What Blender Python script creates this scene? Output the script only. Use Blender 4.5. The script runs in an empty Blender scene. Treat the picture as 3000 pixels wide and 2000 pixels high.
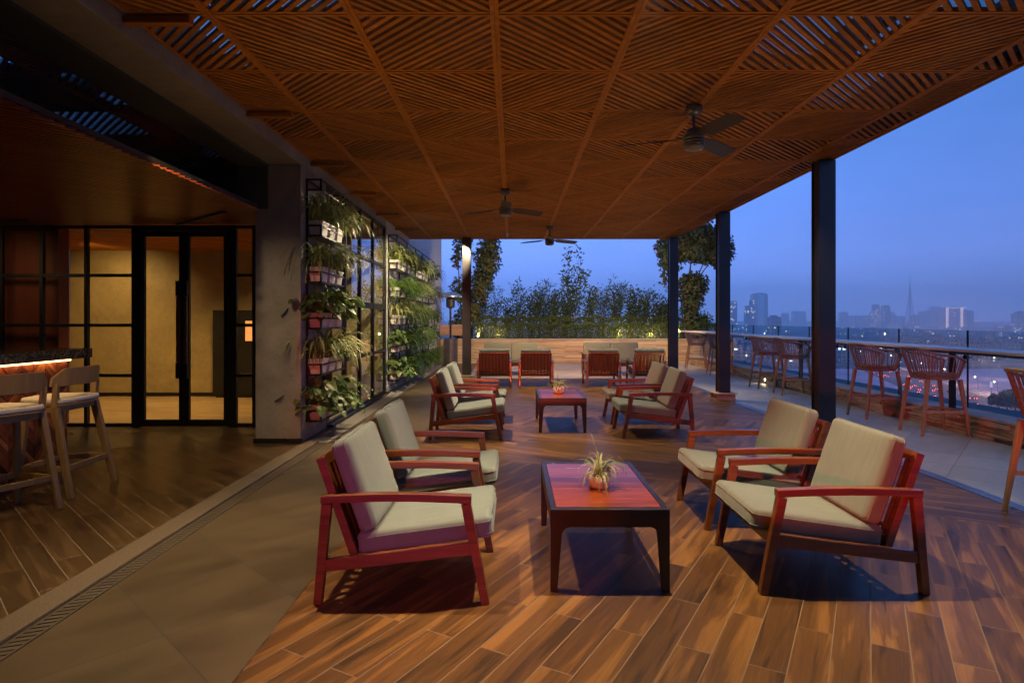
import bpy, bmesh, math, random
from mathutils import Vector, Matrix
R = math.radians
random.seed(7)
scene = bpy.context.scene
col = scene.collection
ORD = ['first', 'second', 'third', 'fourth', 'fifth', 'sixth', 'seventh', 'eighth', 'ninth', 'tenth', 'eleventh', 'twelfth',
       'thirteenth', 'fourteenth', 'fifteenth', 'sixteenth', 'seventeenth', 'eighteenth']

# ------------------------------------------------------------------ helpers
class MB:
    """collects faces; build() links them as ONE mesh object"""
    def __init__(self):
        self.v = []; self.f = []; self.m = []
    def face(self, pts, mi=0):
        n = len(self.v); self.v += [tuple(p) for p in pts]
        self.f.append(tuple(range(n, n + len(pts)))); self.m.append(mi)
    def hexa(self, p, mi=0):
        n = len(self.v); self.v += [tuple(q) for q in p]
        for a in ((0, 3, 2, 1), (4, 5, 6, 7), (0, 1, 5, 4), (1, 2, 6, 5), (2, 3, 7, 6), (3, 0, 4, 7)):
            self.f.append(tuple(n + i for i in a)); self.m.append(mi)
    def box(self, x0, x1, y0, y1, z0, z1, mi=0):
        self.hexa([(x0, y0, z0), (x1, y0, z0), (x1, y1, z0), (x0, y1, z0), (x0, y0, z1), (x1, y0, z1), (x1, y1, z1), (x0, y1, z1)], mi)
    def bar(self, a, b, w, h, up=(0, 0, 1), w2=None, h2=None, mi=0):
        a = Vector(a); b = Vector(b); d = (b - a).normalized(); up = Vector(up)
        s = d.cross(up)
        if s.length < 1e-4: s = d.cross(Vector((0, 1, 0)))
        s.normalize(); u = s.cross(d).normalized()
        w2 = w if w2 is None else w2; h2 = h if h2 is None else h2
        def ring(c, w, h): return [c - s * w / 2 - u * h / 2, c + s * w / 2 - u * h / 2, c + s * w / 2 + u * h / 2, c - s * w / 2 + u * h / 2]
        self.hexa(ring(a, w, h) + ring(b, w2, h2), mi)
    def tube(self, pts, r, n=8, mi=0, closed=False, caps=True):
        pts = [Vector(p) for p in pts]; N = len(pts)
        base = len(self.v); pu = None
        for i, p in enumerate(pts):
            if closed: d = pts[(i + 1) % N] - pts[i - 1]
            else: d = pts[min(i + 1, N - 1)] - pts[max(i - 1, 0)]
            d.normalize()
            if pu is None:
                t = Vector((0, 0, 1)) if abs(d.z) < .9 else Vector((1, 0, 0))
                u = d.cross(t).normalized()
            else:
                u = (pu - d * pu.dot(d)).normalized()
            pu = u; w = d.cross(u)
            rr = r[i] if isinstance(r, (list, tuple)) else r
            for k in range(n):
                a = 2 * math.pi * k / n
                self.v.append(tuple(p + (u * math.cos(a) + w * math.sin(a)) * rr))
        for i in range(N if closed else N - 1):
            j = (i + 1) % N
            for k in range(n):
                k2 = (k + 1) % n
                self.f.append((base + i * n + k, base + i * n + k2, base + j * n + k2, base + j * n + k)); self.m.append(mi)
        if caps and not closed:
            self.f.append(tuple(base + k for k in range(n))[::-1]); self.m.append(mi)
            self.f.append(tuple(base + (N - 1) * n + k for k in range(n))); self.m.append(mi)
    def lathe(self, prof, n=24, c=(0, 0, 0), mi=0):
        base = len(self.v)
        for r, z in prof:
            for k in range(n):
                a = 2 * math.pi * k / n
                self.v.append((c[0] + r * math.cos(a), c[1] + r * math.sin(a), c[2] + z))
        for i in range(len(prof) - 1):
            for k in range(n):
                k2 = (k + 1) % n
                self.f.append((base + i * n + k, base + i * n + k2, base + (i + 1) * n + k2, base + (i + 1) * n + k)); self.m.append(mi)
        self.f.append(tuple(base + k for k in range(n))[::-1]); self.m.append(mi)
        self.f.append(tuple(base + (len(prof) - 1) * n + k for k in range(n))); self.m.append(mi)
    def prism(self, poly, axis, a, b, mi=0):
        """poly 2D extruded along axis between a and b"""
        def P(q, t):
            return {'x': (t, q[0], q[1]), 'y': (q[0], t, q[1]), 'z': (q[0], q[1], t)}[axis]
        n = len(poly); base = len(self.v)
        self.v += [P(q, a) for q in poly] + [P(q, b) for q in poly]
        for i in range(n):
            j = (i + 1) % n
            self.f.append((base + i, base + j, base + n + j, base + n + i)); self.m.append(mi)
        self.f.append(tuple(base + i for i in range(n))[::-1]); self.m.append(mi)
        self.f.append(tuple(base + n + i for i in range(n))); self.m.append(mi)
    def build(self, name, mat, parent=None, smooth=False, bevel=0, seg=2, fix=True):
        me = bpy.data.meshes.new(name)
        me.from_pydata(self.v, [], self.f)
        mats = mat if isinstance(mat, (list, tuple)) else [mat]
        for m in mats: me.materials.append(m)
        if len(mats) > 1: me.polygons.foreach_set('material_index', self.m)
        if fix:
            bm = bmesh.new(); bm.from_mesh(me); bmesh.ops.recalc_face_normals(bm, faces=bm.faces); bm.to_mesh(me); bm.free()
        if smooth: me.polygons.foreach_set('use_smooth', [True] * len(me.polygons))
        me.update()
        o = bpy.data.objects.new(name, me); col.objects.link(o)
        if parent is not None: o.parent = parent
        if bevel:
            md = o.modifiers.new('bevel', 'BEVEL'); md.width = bevel; md.segments = seg; md.limit_method = 'ANGLE'; md.angle_limit = R(40)
            md.harden_normals = False
        return o

def rounded_box(sx, sy, sz, r, puff=0.0, n=14, side=0.0):
    """cushion: rounded box centred at 0, top and bottom puffed"""
    mb = MB()
    h = Vector((sx / 2, sy / 2, sz / 2))
    def coords(L, r):
        e = [-L + r * (1 - math.cos(R(90) * i / 4)) for i in range(4)]
        mid = [-L + r + (2 * L - 2 * r) * i / n for i in range(n + 1)]
        return e + mid + [-q for q in e[::-1]]
    def mapp(p):
        inner = Vector([max(-(h[i] - r), min(h[i] - r, p[i])) for i in range(3)])
        d = p - inner
        q = inner + (d.normalized() * r if d.length > 1e-9 else d)
        ux, uy, uz = q.x / h.x, q.y / h.y, q.z / h.z
        q.z += math.copysign(puff * (1 - ux * ux) * (1 - uy * uy), uz) * abs(uz)
        q.x += side * ux * (1 - uz * uz) * (1 - uy * uy); q.y += side * uy * (1 - uz * uz) * (1 - ux * ux)
        return q
    X, Y, Z = coords(h.x, r), coords(h.y, r), coords(h.z, r)
    for ax, (A, B) in enumerate(((Y, Z), (Z, X), (X, Y))):
        for s in (-1, 1):
            base = len(mb.v)
            for a in A:
                for b in B:
                    p = [0, 0, 0]; p[ax] = s * h[ax]; p[(ax + 1) % 3] = a; p[(ax + 2) % 3] = b
                    mb.v.append(tuple(mapp(Vector(p))))
            nb = len(B)
            for i in range(len(A) - 1):
                for j in range(nb - 1):
                    q = (base + i * nb + j, base + (i + 1) * nb + j, base + (i + 1) * nb + j + 1, base + i * nb + j + 1)
                    mb.f.append(q if s > 0 else q[::-1]); mb.m.append(0)
    return mb
def weld(o, d=1e-4):
    bm = bmesh.new(); bm.from_mesh(o.data); bmesh.ops.remove_doubles(bm, verts=bm.verts, dist=d)
    bmesh.ops.recalc_face_normals(bm, faces=bm.faces); bm.to_mesh(o.data); bm.free(); o.data.update()

def tag(o, label=None, cat=None, group=None, kind=None):
    if label: o['label'] = label
    if cat: o['category'] = cat
    if group: o['group'] = group
    if kind: o['kind'] = kind
    return o
def thing(name, label, cat, loc=(0, 0, 0), rz=0, group=None):
    o = bpy.data.objects.new(name, None); col.objects.link(o); o.empty_display_size = .2
    o.location = loc; o.rotation_euler = (0, 0, rz)
    return tag(o, label, cat, group)
CH = {}
def kids(o): return [c for c in bpy.data.objects if c.parent == o]
def copy_tree(o, label=None, loc=None, rz=None, parent=None, kidmap=None):
    if kidmap is None:
        kidmap = {}
        for c in bpy.data.objects:
            if c.parent: kidmap.setdefault(c.parent.name, []).append(c)
    c = o.copy(); col.objects.link(c)
    if parent is not None: c.parent = parent
    if label: c['label'] = label
    if loc is not None: c.location = loc
    if rz is not None: c.rotation_euler = (0, 0, rz)
    for ch in kidmap.get(o.name, []): copy_tree(ch, parent=c, kidmap=kidmap)
    return c
def struct(o): o['kind'] = 'structure'; return o

# ------------------------------------------------------------------ materials
def mat(name):
    m = bpy.data.materials.new(name); m.use_nodes = True
    nt = m.node_tree; b = nt.nodes['Principled BSDF']
    return m, nt, b
class NT:
    def __init__(s, nt): s.nt = nt
    def n(s, t, **k):
        o = s.nt.nodes.new('ShaderNode' + t)
        for a, v in k.items():
            if a in o.inputs and not hasattr(o, a): o.inputs[a].default_value = v
            else: setattr(o, a, v)
        return o
    def l(s, a, b): s.nt.links.new(a, b)
    def m(s, op, a, b=None, c=None, clamp=False):
        o = s.nt.nodes.new('ShaderNodeMath'); o.operation = op; o.use_clamp = clamp
        for i, q in enumerate((a, b, c)):
            if q is None: continue
            if isinstance(q, (int, float)): o.inputs[i].default_value = q
            else: s.l(q, o.inputs[i])
        return o.outputs[0]
    def mix(s, f, a, b, mode='MIX'):
        o = s.nt.nodes.new('ShaderNodeMix'); o.data_type = 'RGBA'; o.blend_type = mode
        for sock, q in ((o.inputs['Factor'], f), (o.inputs['A'], a), (o.inputs['B'], b)):
            pass
        I = [i for i in o.inputs if i.type == 'RGBA']
        F = [i for i in o.inputs if i.type == 'VALUE'][0]
        for sock, q in ((F, f), (I[0], a), (I[1], b)):
            if isinstance(q, (int, float)): sock.default_value = q
            elif isinstance(q, (tuple, list)): sock.default_value = (*q[:3], 1)
            else: s.l(q, sock)
        return [i for i in o.outputs if i.type == 'RGBA'][0]
    def ramp(s, f, stops, interp='LINEAR'):
        o = s.nt.nodes.new('ShaderNodeValToRGB'); e = o.color_ramp; e.interpolation = interp
        while len(e.elements) < len(stops): e.elements.new(.5)
        for el, (p, c) in zip(e.elements, stops):
            el.position = p; el.color = (*c, 1) if len(c) == 3 else c
        s.l(f, o.inputs[0]); return o.outputs[0]
    def noise(s, vec, scale, detail=4, rough=.55, dist=0, out=0):
        o = s.nt.nodes.new('ShaderNodeTexNoise'); o.inputs['Scale'].default_value = scale; o.inputs['Detail'].default_value = detail
        o.inputs['Roughness'].default_value = rough; o.inputs['Distortion'].default_value = dist
        if vec is not None: s.l(vec, o.inputs['Vector'])
        return o.outputs[out]
    def comb(s, x, y, z=0):
        o = s.nt.nodes.new('ShaderNodeCombineXYZ')
        for i, q in enumerate((x, y, z)):
            if isinstance(q, (int, float)): o.inputs[i].default_value = q
            else: s.l(q, o.inputs[i])
        return o.outputs[0]
    def obj(s): return s.nt.nodes.new('ShaderNodeTexCoord').outputs['Object']
    def sep(s, v):
        o = s.nt.nodes.new('ShaderNodeSeparateXYZ'); s.l(v, o.inputs[0]); return o.outputs
    def scale(s, v, sc):
        o = s.nt.nodes.new('ShaderNodeVectorMath'); o.operation = 'MULTIPLY'; s.l(v, o.inputs[0]); o.inputs[1].default_value = sc; return o.outputs[0]
    def bump(s, h, st, dist, b):
        o = s.nt.nodes.new('ShaderNodeBump'); o.inputs['Strength'].default_value = st; o.inputs['Distance'].default_value = dist
        s.l(h, o.inputs['Height']); s.l(o.outputs[0], b.inputs['Normal'])
def simple(name, c, rough=.5, metal=0, var=.12, sc=6, bump=0, spec=.5, coat=0):
    m, nt, b = mat(name); N = NT(nt)
    ob = N.obj(); f = N.noise(ob, sc, 5, .6)
    cc = N.ramp(f, [(.25, [q * (1 - var) for q in c]), (.75, [min(1, q * (1 + var)) for q in c])])
    N.l(cc, b.inputs['Base Color'])
    rr = N.m('MULTIPLY_ADD', f, .25, rough - .12); N.l(rr, b.inputs['Roughness'])
    b.inputs['Metallic'].default_value = metal; b.inputs['Specular IOR Level'].default_value = spec
    if coat: b.inputs['Coat Weight'].default_value = coat; b.inputs['Coat Roughness'].default_value = .2
    if bump: N.bump(N.noise(ob, sc * 12, 4), bump, .01, b)
    return m
def wood(name, dark, light, axis='x', rough=.4, coat=0, sc=1.0, rnd=True, bump=.1):
    """grain runs along axis (object space); tint differs per object and island"""
    m, nt, b = mat(name); N = NT(nt)
    ob = N.obj()
    s = {'x': (1.2, 22, 22), 'y': (22, 1.2, 22), 'z': (22, 22, 1.2)}[axis]
    g = nt.nodes.new('ShaderNodeNewGeometry')
    rnd_i = g.outputs['Random Per Island']
    off = N.comb(N.m('MULTIPLY', rnd_i, 37.0), N.m('MULTIPLY', rnd_i, 17.0), N.m('MULTIPLY', rnd_i, 23.0))
    va = nt.nodes.new('ShaderNodeVectorMath'); va.operation = 'ADD'; N.l(N.scale(ob, tuple(q * sc for q in s)), va.inputs[0]); N.l(off, va.inputs[1])
    f = N.noise(va.outputs[0], 1.0, 6, .65, .6)
    cc = N.ramp(f, [(.28, dark), (.55, [(a + c) / 2 for a, c in zip(dark, light)]), (.78, light)])
    k = N.m('MULTIPLY_ADD', rnd_i, .45, .78)
    kc = N.comb(k, k, k)
    N.l(N.mix(1, cc, kc, 'MULTIPLY'), b.inputs['Base Color'])
    N.l(N.m('MULTIPLY_ADD', f, .3, rough - .15), b.inputs['Roughness'])
    if coat: b.inputs['Coat Weight'].default_value = coat; b.inputs['Coat Roughness'].default_value = .25
    N.bump(f, bump, .002, b)
    return m

M = {}
M['ceiling_wood'] = wood('ceiling_wood', (.33, .107, .011), (.58, .215, .028), 'x', .6, sc=.6, bump=.05)
M['ceiling_wood'].node_tree.nodes['Principled BSDF'].inputs['Specular IOR Level'].default_value = .15
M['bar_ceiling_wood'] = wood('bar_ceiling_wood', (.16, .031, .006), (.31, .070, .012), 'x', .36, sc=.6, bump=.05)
M['frame_wood'] = wood('frame_wood', (.08, .019, .005), (.26, .074, .016), 'y', .36, coat=.35)
M['bar_stool_wood'] = wood('bar_stool_wood', (.22, .135, .055), (.36, .24, .105), 'z', .5)
M['rope_stool_wood'] = wood('rope_stool_wood', (.30, .17, .085), (.46, .29, .16), 'z', .5)
M['red_panel'] = wood('red_panel', (.14, .028, .010), (.23, .055, .018), 'z', .45)
M['table_dark'] = simple('table_dark', (.018, .010, .008), .35, var=.3, coat=.2)
M['cabinet_black'] = simple('cabinet_black', (.006, .005, .004), .5, var=.2)
M['black_steel'] = simple('black_steel', (.012, .012, .013), .42, metal=.4, var=.3)
M['column_steel'] = simple('column_steel', (.030, .026, .028), .4, metal=.2, var=.25, sc=3)
M['roof_steel'] = simple('roof_steel', (.03, .032, .035), .5, var=.3)
M['brass'] = simple('brass', (.55, .42, .22), .3, metal=1)
M['grate'] = simple('grate', (.16, .13, .10), .45, metal=.6)
M['steel'] = simple('steel', (.42, .43, .45), .35, metal=.9)
M['pale_stone'] = simple('pale_stone', (.40, .39, .36), .6, var=.15, sc=14, bump=.1)
M['counter'] = simple('counter', (.70, .64, .58), .4, var=.12, sc=9)
M['white_pot'] = simple('white_pot', (.66, .63, .60), .45, var=.10, sc=5)
M['pink_pot'] = simple('pink_pot', (.72, .60, .58), .3, var=.05)
M['white_wall'] = simple('white_wall', (.62, .61, .60), .8, var=.06, sc=2, bump=.05)
M['rope'] = simple('rope', (.25, .185, .15), .8, var=.35, sc=60, bump=.3)
M['fan_body'] = simple('fan_body', (.16, .13, .11), .35, metal=.7, var=.2)
M['fan_blade'] = simple('fan_blade', (.035, .026, .024), .4, var=.2)
M['fan_glass'] = simple('fan_glass', (.22, .19, .16), .25, var=.05)
M['heater_metal'] = simple('heater_metal', (.13, .12, .12), .35, metal=.8, var=.15)
M['heater_hood'] = simple('heater_hood', (.6, .6, .6), .3, metal=.9, var=.1)
M['white_cushion'] = simple('white_cushion', (.66, .62, .56), .85, var=.06, sc=40, bump=.08)
M['soil'] = simple('soil', (.03, .022, .015), .95, var=.4, sc=30)
M['bark'] = simple('bark', (.08, .055, .04), .9, var=.4, sc=20, bump=.4)
M['plastic_black'] = simple('plastic_black', (.01, .01, .01), .3)
M['slab'] = simple('slab', (.22, .21, .20), .8)
M['room_wall_dark'] = simple('room_wall_dark', (.05, .04, .035), .6)
M['asphalt'] = simple('asphalt', (.24, .17, .20), .85, var=.25, sc=.03)
M['plaza'] = simple('plaza', (.70, .50, .56), .9, var=.22, sc=.02)
M['road_line'] = simple('road_line', (.62, .45, .30), .8, var=.2, sc=.1)
M['canal'] = simple('canal', (.15, .2, .26), .2, var=.1, sc=.02)

def emit(name, c, st, sample=False):
    m, nt, b = mat(name); b.inputs['Base Color'].default_value = (*c, 1)
    b.inputs['Emission Color'].default_value = (*c, 1); b.inputs['Emission Strength'].default_value = st
    if not sample:
        try: m.cycles.emission_sampling = 'NONE'
        except Exception: pass
    return m
M['led'] = emit('led', (1, .56, .2), 11, True)
M['lamp_white'] = emit('lamp_white', (1, .93, .82), 40)
M['lamp_warm'] = emit('lamp_warm', (1, .62, .28), 45)
M['tail_red'] = emit('tail_red', (1, .10, .07), 26)
M['head_white'] = emit('head_white', (1, .8, .55), 14)
M['step_glow'] = emit('step_glow', (1, .78, .35), 25)
M['reflection_glow'] = emit('reflection_glow', (1, .42, .14), .55)
M['green_glow'] = emit('green_glow', (.1, 1, .35), 14)

# fabric
m, nt, b = mat('fabric'); N = NT(nt); M['fabric'] = m
ob = N.obj(); f1 = N.noise(N.scale(ob, (75, 7, 4)), 1, 3, .6); f2 = N.noise(ob, 420, 2, .7); f3 = N.noise(ob, 5, 3)
wv = N.m('ADD', N.m('MULTIPLY', f1, .5), N.m('MULTIPLY', f2, .5))
N.l(N.ramp(N.m('ADD', N.m('MULTIPLY', wv, .75), N.m('MULTIPLY', f3, .25)), [(.3, (.115, .150, .130)), (.5, (.155, .195, .170)), (.7, (.205, .245, .218))]), b.inputs['Base Color'])
b.inputs['Roughness'].default_value = .9; b.inputs['Sheen Weight'].default_value = .25; b.inputs['Specular IOR Level'].default_value = .2
N.bump(f2, .25, .002, b)

# concrete
def concrete(name, a, c, sc=1.0, rough=.75):
    m, nt, b = mat(name); N = NT(nt); ob = N.obj()
    f = N.noise(ob, 1.1 * sc, 8, .62, .4); g = N.noise(ob, 7 * sc, 6, .7); h = N.noise(ob, 60 * sc, 3, .6)
    q = N.m('ADD', N.m('MULTIPLY', f, .6), N.m('MULTIPLY', g, .4))
    cc = N.ramp(q, [(.3, a), (.5, [(x + y) / 2 for x, y in zip(a, c)]), (.7, c)])
    pit = N.ramp(N.noise(ob, 26 * sc, 2, .5), [(.27, (.55, .55, .55)), (.34, (1, 1, 1))])
    N.l(N.mix(.6, cc, pit, 'MULTIPLY'), b.inputs['Base Color'])
    N.l(N.m('MULTIPLY_ADD', g, .3, rough - .15), b.inputs['Roughness']); N.bump(N.m('ADD', g, N.m('MULTIPLY', h, .3)), .15, .01, b)
    return m
M['concrete'] = concrete('concrete', (.18, .165, .145), (.38, .35, .31), 1.0)
M['room_concrete'] = concrete('room_concrete', (.21, .155, .07), (.44, .33, .16), 1.3, .6)
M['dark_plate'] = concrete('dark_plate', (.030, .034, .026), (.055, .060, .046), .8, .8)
M['granite'] = simple('granite', (.125, .09, .056), .65, var=.6, sc=90, bump=.2)

# black marble
m, nt, b = mat('black_marble'); N = NT(nt); M['black_marble'] = m
f = N.noise(N.obj(), 6, 8, .7, 2.0)
N.l(N.ramp(N.m('ABSOLUTE', N.m('SUBTRACT', f, .5)), [(0, (.12, .10, .09)), (.02, (.012, .011, .011)), (1, (.006, .006, .006))]), b.inputs['Base Color']); b.inputs['Roughness'].default_value = .14

# wood-look planks, laid in bands
def planks(name, ang, W, L, band=None, cols=None, rough=.38, grout=(.20, .135, .08)):
    m, nt, b = mat(name); N = NT(nt); x, y, z = N.sep(N.obj())
    s, c = math.sin(ang), math.cos(ang)
    al = N.m('ADD', N.m('MULTIPLY', x, s), N.m('MULTIPLY', y, c)); ac = N.m('SUBTRACT', N.m('MULTIPLY', x, c), N.m('MULTIPLY', y, s))
    if band:
        k = N.m('FLOOR', N.m('DIVIDE', N.m('SUBTRACT', al, band[0] - band[1]), band[1])); k = N.m('MAXIMUM', k, 0)
        odd = N.m('GREATER_THAN', N.m('MODULO', k, 2), .5)
        ev = N.m('SUBTRACT', 1, odd)
        A = N.m('ADD', N.m('MULTIPLY', al, ev), N.m('MULTIPLY', ac, odd)); C = N.m('ADD', N.m('MULTIPLY', ac, ev), N.m('MULTIPLY', al, odd))
        al, ac = A, C
    br = nt.nodes.new('ShaderNodeTexBrick'); br.offset = .5; br.offset_frequency = 2; br.squash = 1
    for k_, v_ in (('Scale', 1), ('Mortar Size', .0026), ('Mortar Smooth', .1), ('Bias', 0), ('Brick Width', L), ('Row Height', W)): br.inputs[k_].default_value = v_
    br.inputs['Color1'].default_value = (0, 0, 0, 1); br.inputs['Color2'].default_value = (1, 1, 1, 1)
    N.l(N.comb(N.m('ADD', al, 40), N.m('ADD', ac, 40.04)), br.inputs['Vector'])
    rv = nt.nodes.new('ShaderNodeSeparateColor'); N.l(br.outputs['Color'], rv.inputs[0]); rnd = rv.outputs[0]
    o1 = N.m('MULTIPLY', rnd, 61.0); o2 = N.m('MULTIPLY', rnd, 29.0)
    v1 = N.comb(N.m('ADD', N.m('MULTIPLY', al, .85), o1), N.m('ADD', N.m('MULTIPLY', ac, 9.5), o2), o2)
    v2 = N.comb(N.m('ADD', N.m('MULTIPLY', al, 4), o2), N.m('ADD', N.m('MULTIPLY', ac, 90), o1), o1)
    big = N.noise(v1, 1, 5, .52, .7); fine = N.noise(v2, 1, 5, .7)
    rings = N.m('MULTIPLY_ADD', N.m('SINE', N.m('MULTIPLY', big, 34)), .5, .5)
    t = N.m('ADD', N.m('ADD', N.m('MULTIPLY', big, .86), N.m('MULTIPLY', fine, .34)), N.m('MULTIPLY', rings, .07))
    t = N.m('ADD', t, N.m('MULTIPLY_ADD', rnd, .10, -.135))
    cl = cols or [(.042, .019, .006), (.128, .056, .015), (.245, .112, .027)]
    cc = N.ramp(t, [(.38, cl[0]), (.47, [(p * .55 + q * .45) for p, q in zip(cl[0], cl[1])]), (.57, cl[1]), (.74, cl[2])])
    mort = br.outputs['Fac']
    N.l(N.mix(mort, cc, grout), b.inputs['Base Color'])
    N.l(N.m('ADD', N.m('MULTIPLY_ADD', fine, .22, rough - .11), N.m('MULTIPLY', mort, .3)), b.inputs['Roughness'])
    N.bump(N.m('SUBTRACT', N.m('MULTIPLY', fine, .25), mort), .25, .003, b)
    return m
M['deck'] = planks('deck', R(30), .15, .9, (5.5, 1.9), None, .44)
M['deck'].node_tree.nodes['Principled BSDF'].inputs['Specular IOR Level'].default_value = .32
M['bar_floor'] = planks('bar_floor', R(-46), .15, .9, None, [(.038, .022, .009), (.08, .048, .020), (.125, .078, .035)], .34, (.20, .16, .11))
M['room_floor'] = planks('room_floor', R(90), .19, 1.6, None, [(.30, .19, .09), (.42, .28, .14), (.52, .36, .19)], .3, (.3, .2, .1))

# large stone tiles at 45 degrees
def tiles(name, ang, S, a, c, rough=.45, grout=(.05, .045, .04)):
    m, nt, b = mat(name); N = NT(nt); ob = N.obj(); x, y, z = N.sep(ob)
    s, cs = math.sin(ang), math.cos(ang)
    al = N.m('ADD', N.m('MULTIPLY', x, s), N.m('MULTIPLY', y, cs)); ac = N.m('SUBTRACT', N.m('MULTIPLY', x, cs), N.m('MULTIPLY', y, s))
    br = nt.nodes.new('ShaderNodeTexBrick'); br.offset = 0
    for k_, v_ in (('Scale', 1), ('Mortar Size', .003), ('Mortar Smooth', .1), ('Brick Width', S), ('Row Height', S)): br.inputs[k_].default_value = v_
    br.inputs['Color1'].default_value = (0, 0, 0, 1); br.inputs['Color2'].default_value = (1, 1, 1, 1)
    N.l(N.comb(N.m('ADD', al, 30.27), N.m('ADD', ac, 30.11)), br.inputs['Vector'])
    rv = nt.nodes.new('ShaderNodeSeparateColor'); N.l(br.outputs['Color'], rv.inputs[0]); rnd = rv.outputs[0]
    f = N.noise(N.comb(N.m('ADD', N.m('MULTIPLY', al, 1.2), N.m('MULTIPLY', rnd, 30)), N.m('MULTIPLY', ac, 3.2), rnd), 1.3, 8, .62, .5)
    g = N.noise(ob, 55, 3, .7)
    q = N.m('ADD', N.m('ADD', N.m('MULTIPLY', f, .75), N.m('MULTIPLY', g, .15)), N.m('MULTIPLY', rnd, .16))
    cc = N.ramp(q, [(.36, a), (.70, c)])
    N.l(N.mix(br.outputs['Fac'], cc, grout), b.inputs['Base Color'])
    N.l(N.m('MULTIPLY_ADD', f, .3, rough - .15), b.inputs['Roughness']); N.bump(N.m('SUBTRACT', N.m('MULTIPLY', g, .2), br.outputs['Fac']), .25, .003, b)
    return m
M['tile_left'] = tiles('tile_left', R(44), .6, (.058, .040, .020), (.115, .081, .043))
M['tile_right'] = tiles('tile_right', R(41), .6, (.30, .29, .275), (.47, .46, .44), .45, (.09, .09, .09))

# split-face stone cladding
m, nt, b = mat('cladding'); N = NT(nt); M['cladding'] = m
ob = N.obj(); g = nt.nodes.new('ShaderNodeNewGeometry')
f = N.noise(N.scale(ob, (6, 6, 40)), 1, 6, .7); h = N.noise(ob, 50, 4, .7)
q = N.m('ADD', N.m('MULTIPLY', f, .6), N.m('MULTIPLY', g.outputs['Random Per Island'], .4))
N.l(N.ramp(q, [(.2, (.26, .19, .115)), (.5, (.44, .33, .21)), (.8, (.60, .47, .33))]), b.inputs['Base Color']); b.inputs['Roughness'].default_value = .85
N.bump(N.m('ADD', f, N.m('MULTIPLY', h, .6)), .8, .012, b)

# glass: thin pane, mostly clear, reflects by angle
def pane_glass(name, tint, refl=1.0, r0=.04):
    m = bpy.data.materials.new(name); m.use_nodes = True; nt = m.node_tree; nt.nodes.clear(); N = NT(nt)
    out = nt.nodes.new('ShaderNodeOutputMaterial'); tr = nt.nodes.new('ShaderNodeBsdfTransparent'); tr.inputs[0].default_value = (*tint, 1)
    gl = nt.nodes.new('ShaderNodeBsdfGlossy'); gl.inputs['Roughness'].default_value = .015; gl.inputs['Color'].default_value = (1, 1, 1, 1)
    lw = nt.nodes.new('ShaderNodeFresnel'); lw.inputs[0].default_value = 1.5
    mx = nt.nodes.new('ShaderNodeMixShader'); gg = nt.nodes.new('ShaderNodeNewGeometry'); N.l(N.m('MULTIPLY', N.m('MULTIPLY', lw.outputs[0], refl, clamp=True), N.m('SUBTRACT', 1, gg.outputs['Backfacing'])), mx.inputs[0]); N.l(tr.outputs[0], mx.inputs[1]); N.l(gl.outputs[0], mx.inputs[2])
    N.l(mx.outputs[0], out.inputs[0]); return m
M['glass'] = pane_glass('glass', (.93, .95, .94), 1.0)
M['window_glass'] = pane_glass('window_glass', (.85, .88, .86), 1.5)
M['rail_glass'] = pane_glass('rail_glass', (.74, .87, .93), .8)
M['roof_glass'] = pane_glass('roof_glass', (.62, .70, .68), 1.0)

# leaves
def leaf(name, cols, trans=.3, rough=.45):
    m, nt, b = mat(name); N = NT(nt)
    g = nt.nodes.new('ShaderNodeNewGeometry'); oi = nt.nodes.new('ShaderNodeObjectInfo')
    r = N.m('FRACT', N.m('ADD', g.outputs['Random Per Island'], N.m('MULTIPLY', oi.outputs['Random'], .35)))
    n = len(cols); cc = N.ramp(r, [(i / max(1, n - 1), c) for i, c in enumerate(cols)])
    N.l(cc, b.inputs['Base Color']); b.inputs['Roughness'].default_value = rough
    tr = nt.nodes.new('ShaderNodeBsdfTranslucent'); N.l(cc, tr.inputs[0])
    mx = nt.nodes.new('ShaderNodeMixShader'); mx.inputs[0].default_value = trans
    out = nt.nodes['Material Output']; N.l(b.outputs[0], mx.inputs[1]); N.l(tr.outputs[0], mx.inputs[2]); N.l(mx.outputs[0], out.inputs[0])
    return m
M['spider_leaf'] = leaf('spider_leaf', [(.09, .14, .03), (.17, .22, .06), (.36, .38, .15), (.12, .17, .04)])
M['pale_spider_leaf'] = leaf('pale_spider_leaf', [(.22, .25, .08), (.42, .42, .20), (.16, .20, .06), (.34, .35, .14)])
M['fern_leaf'] = leaf('fern_leaf', [(.05, .12, .02), (.10, .19, .03), (.15, .24, .05)])
M['broad_leaf'] = leaf('broad_leaf', [(.035, .085, .02), (.07, .13, .03), (.14, .19, .05), (.05, .10, .025)])
M['hedge_leaf'] = leaf('hedge_leaf', [(.05, .085, .018), (.085, .13, .028), (.13, .17, .045)])
M['shrub_leaf'] = leaf('shrub_leaf', [(.02, .05, .018), (.04, .08, .025), (.07, .11, .03)])
M['maple_leaf'] = leaf('maple_leaf', [(.055, .10, .03), (.08, .125, .034), (.16, .09, .036), (.06, .11, .034), (.12, .12, .036)])
M['town_leaf'] = leaf('town_leaf', [(.02, .05, .03), (.04, .08, .035)])
M['petal'] = leaf('petal', [(.6, .05, .03), (.7, .10, .05)])
M['white_petal'] = leaf('white_petal', [(.75, .70, .55), (.8, .75, .6)])

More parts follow.
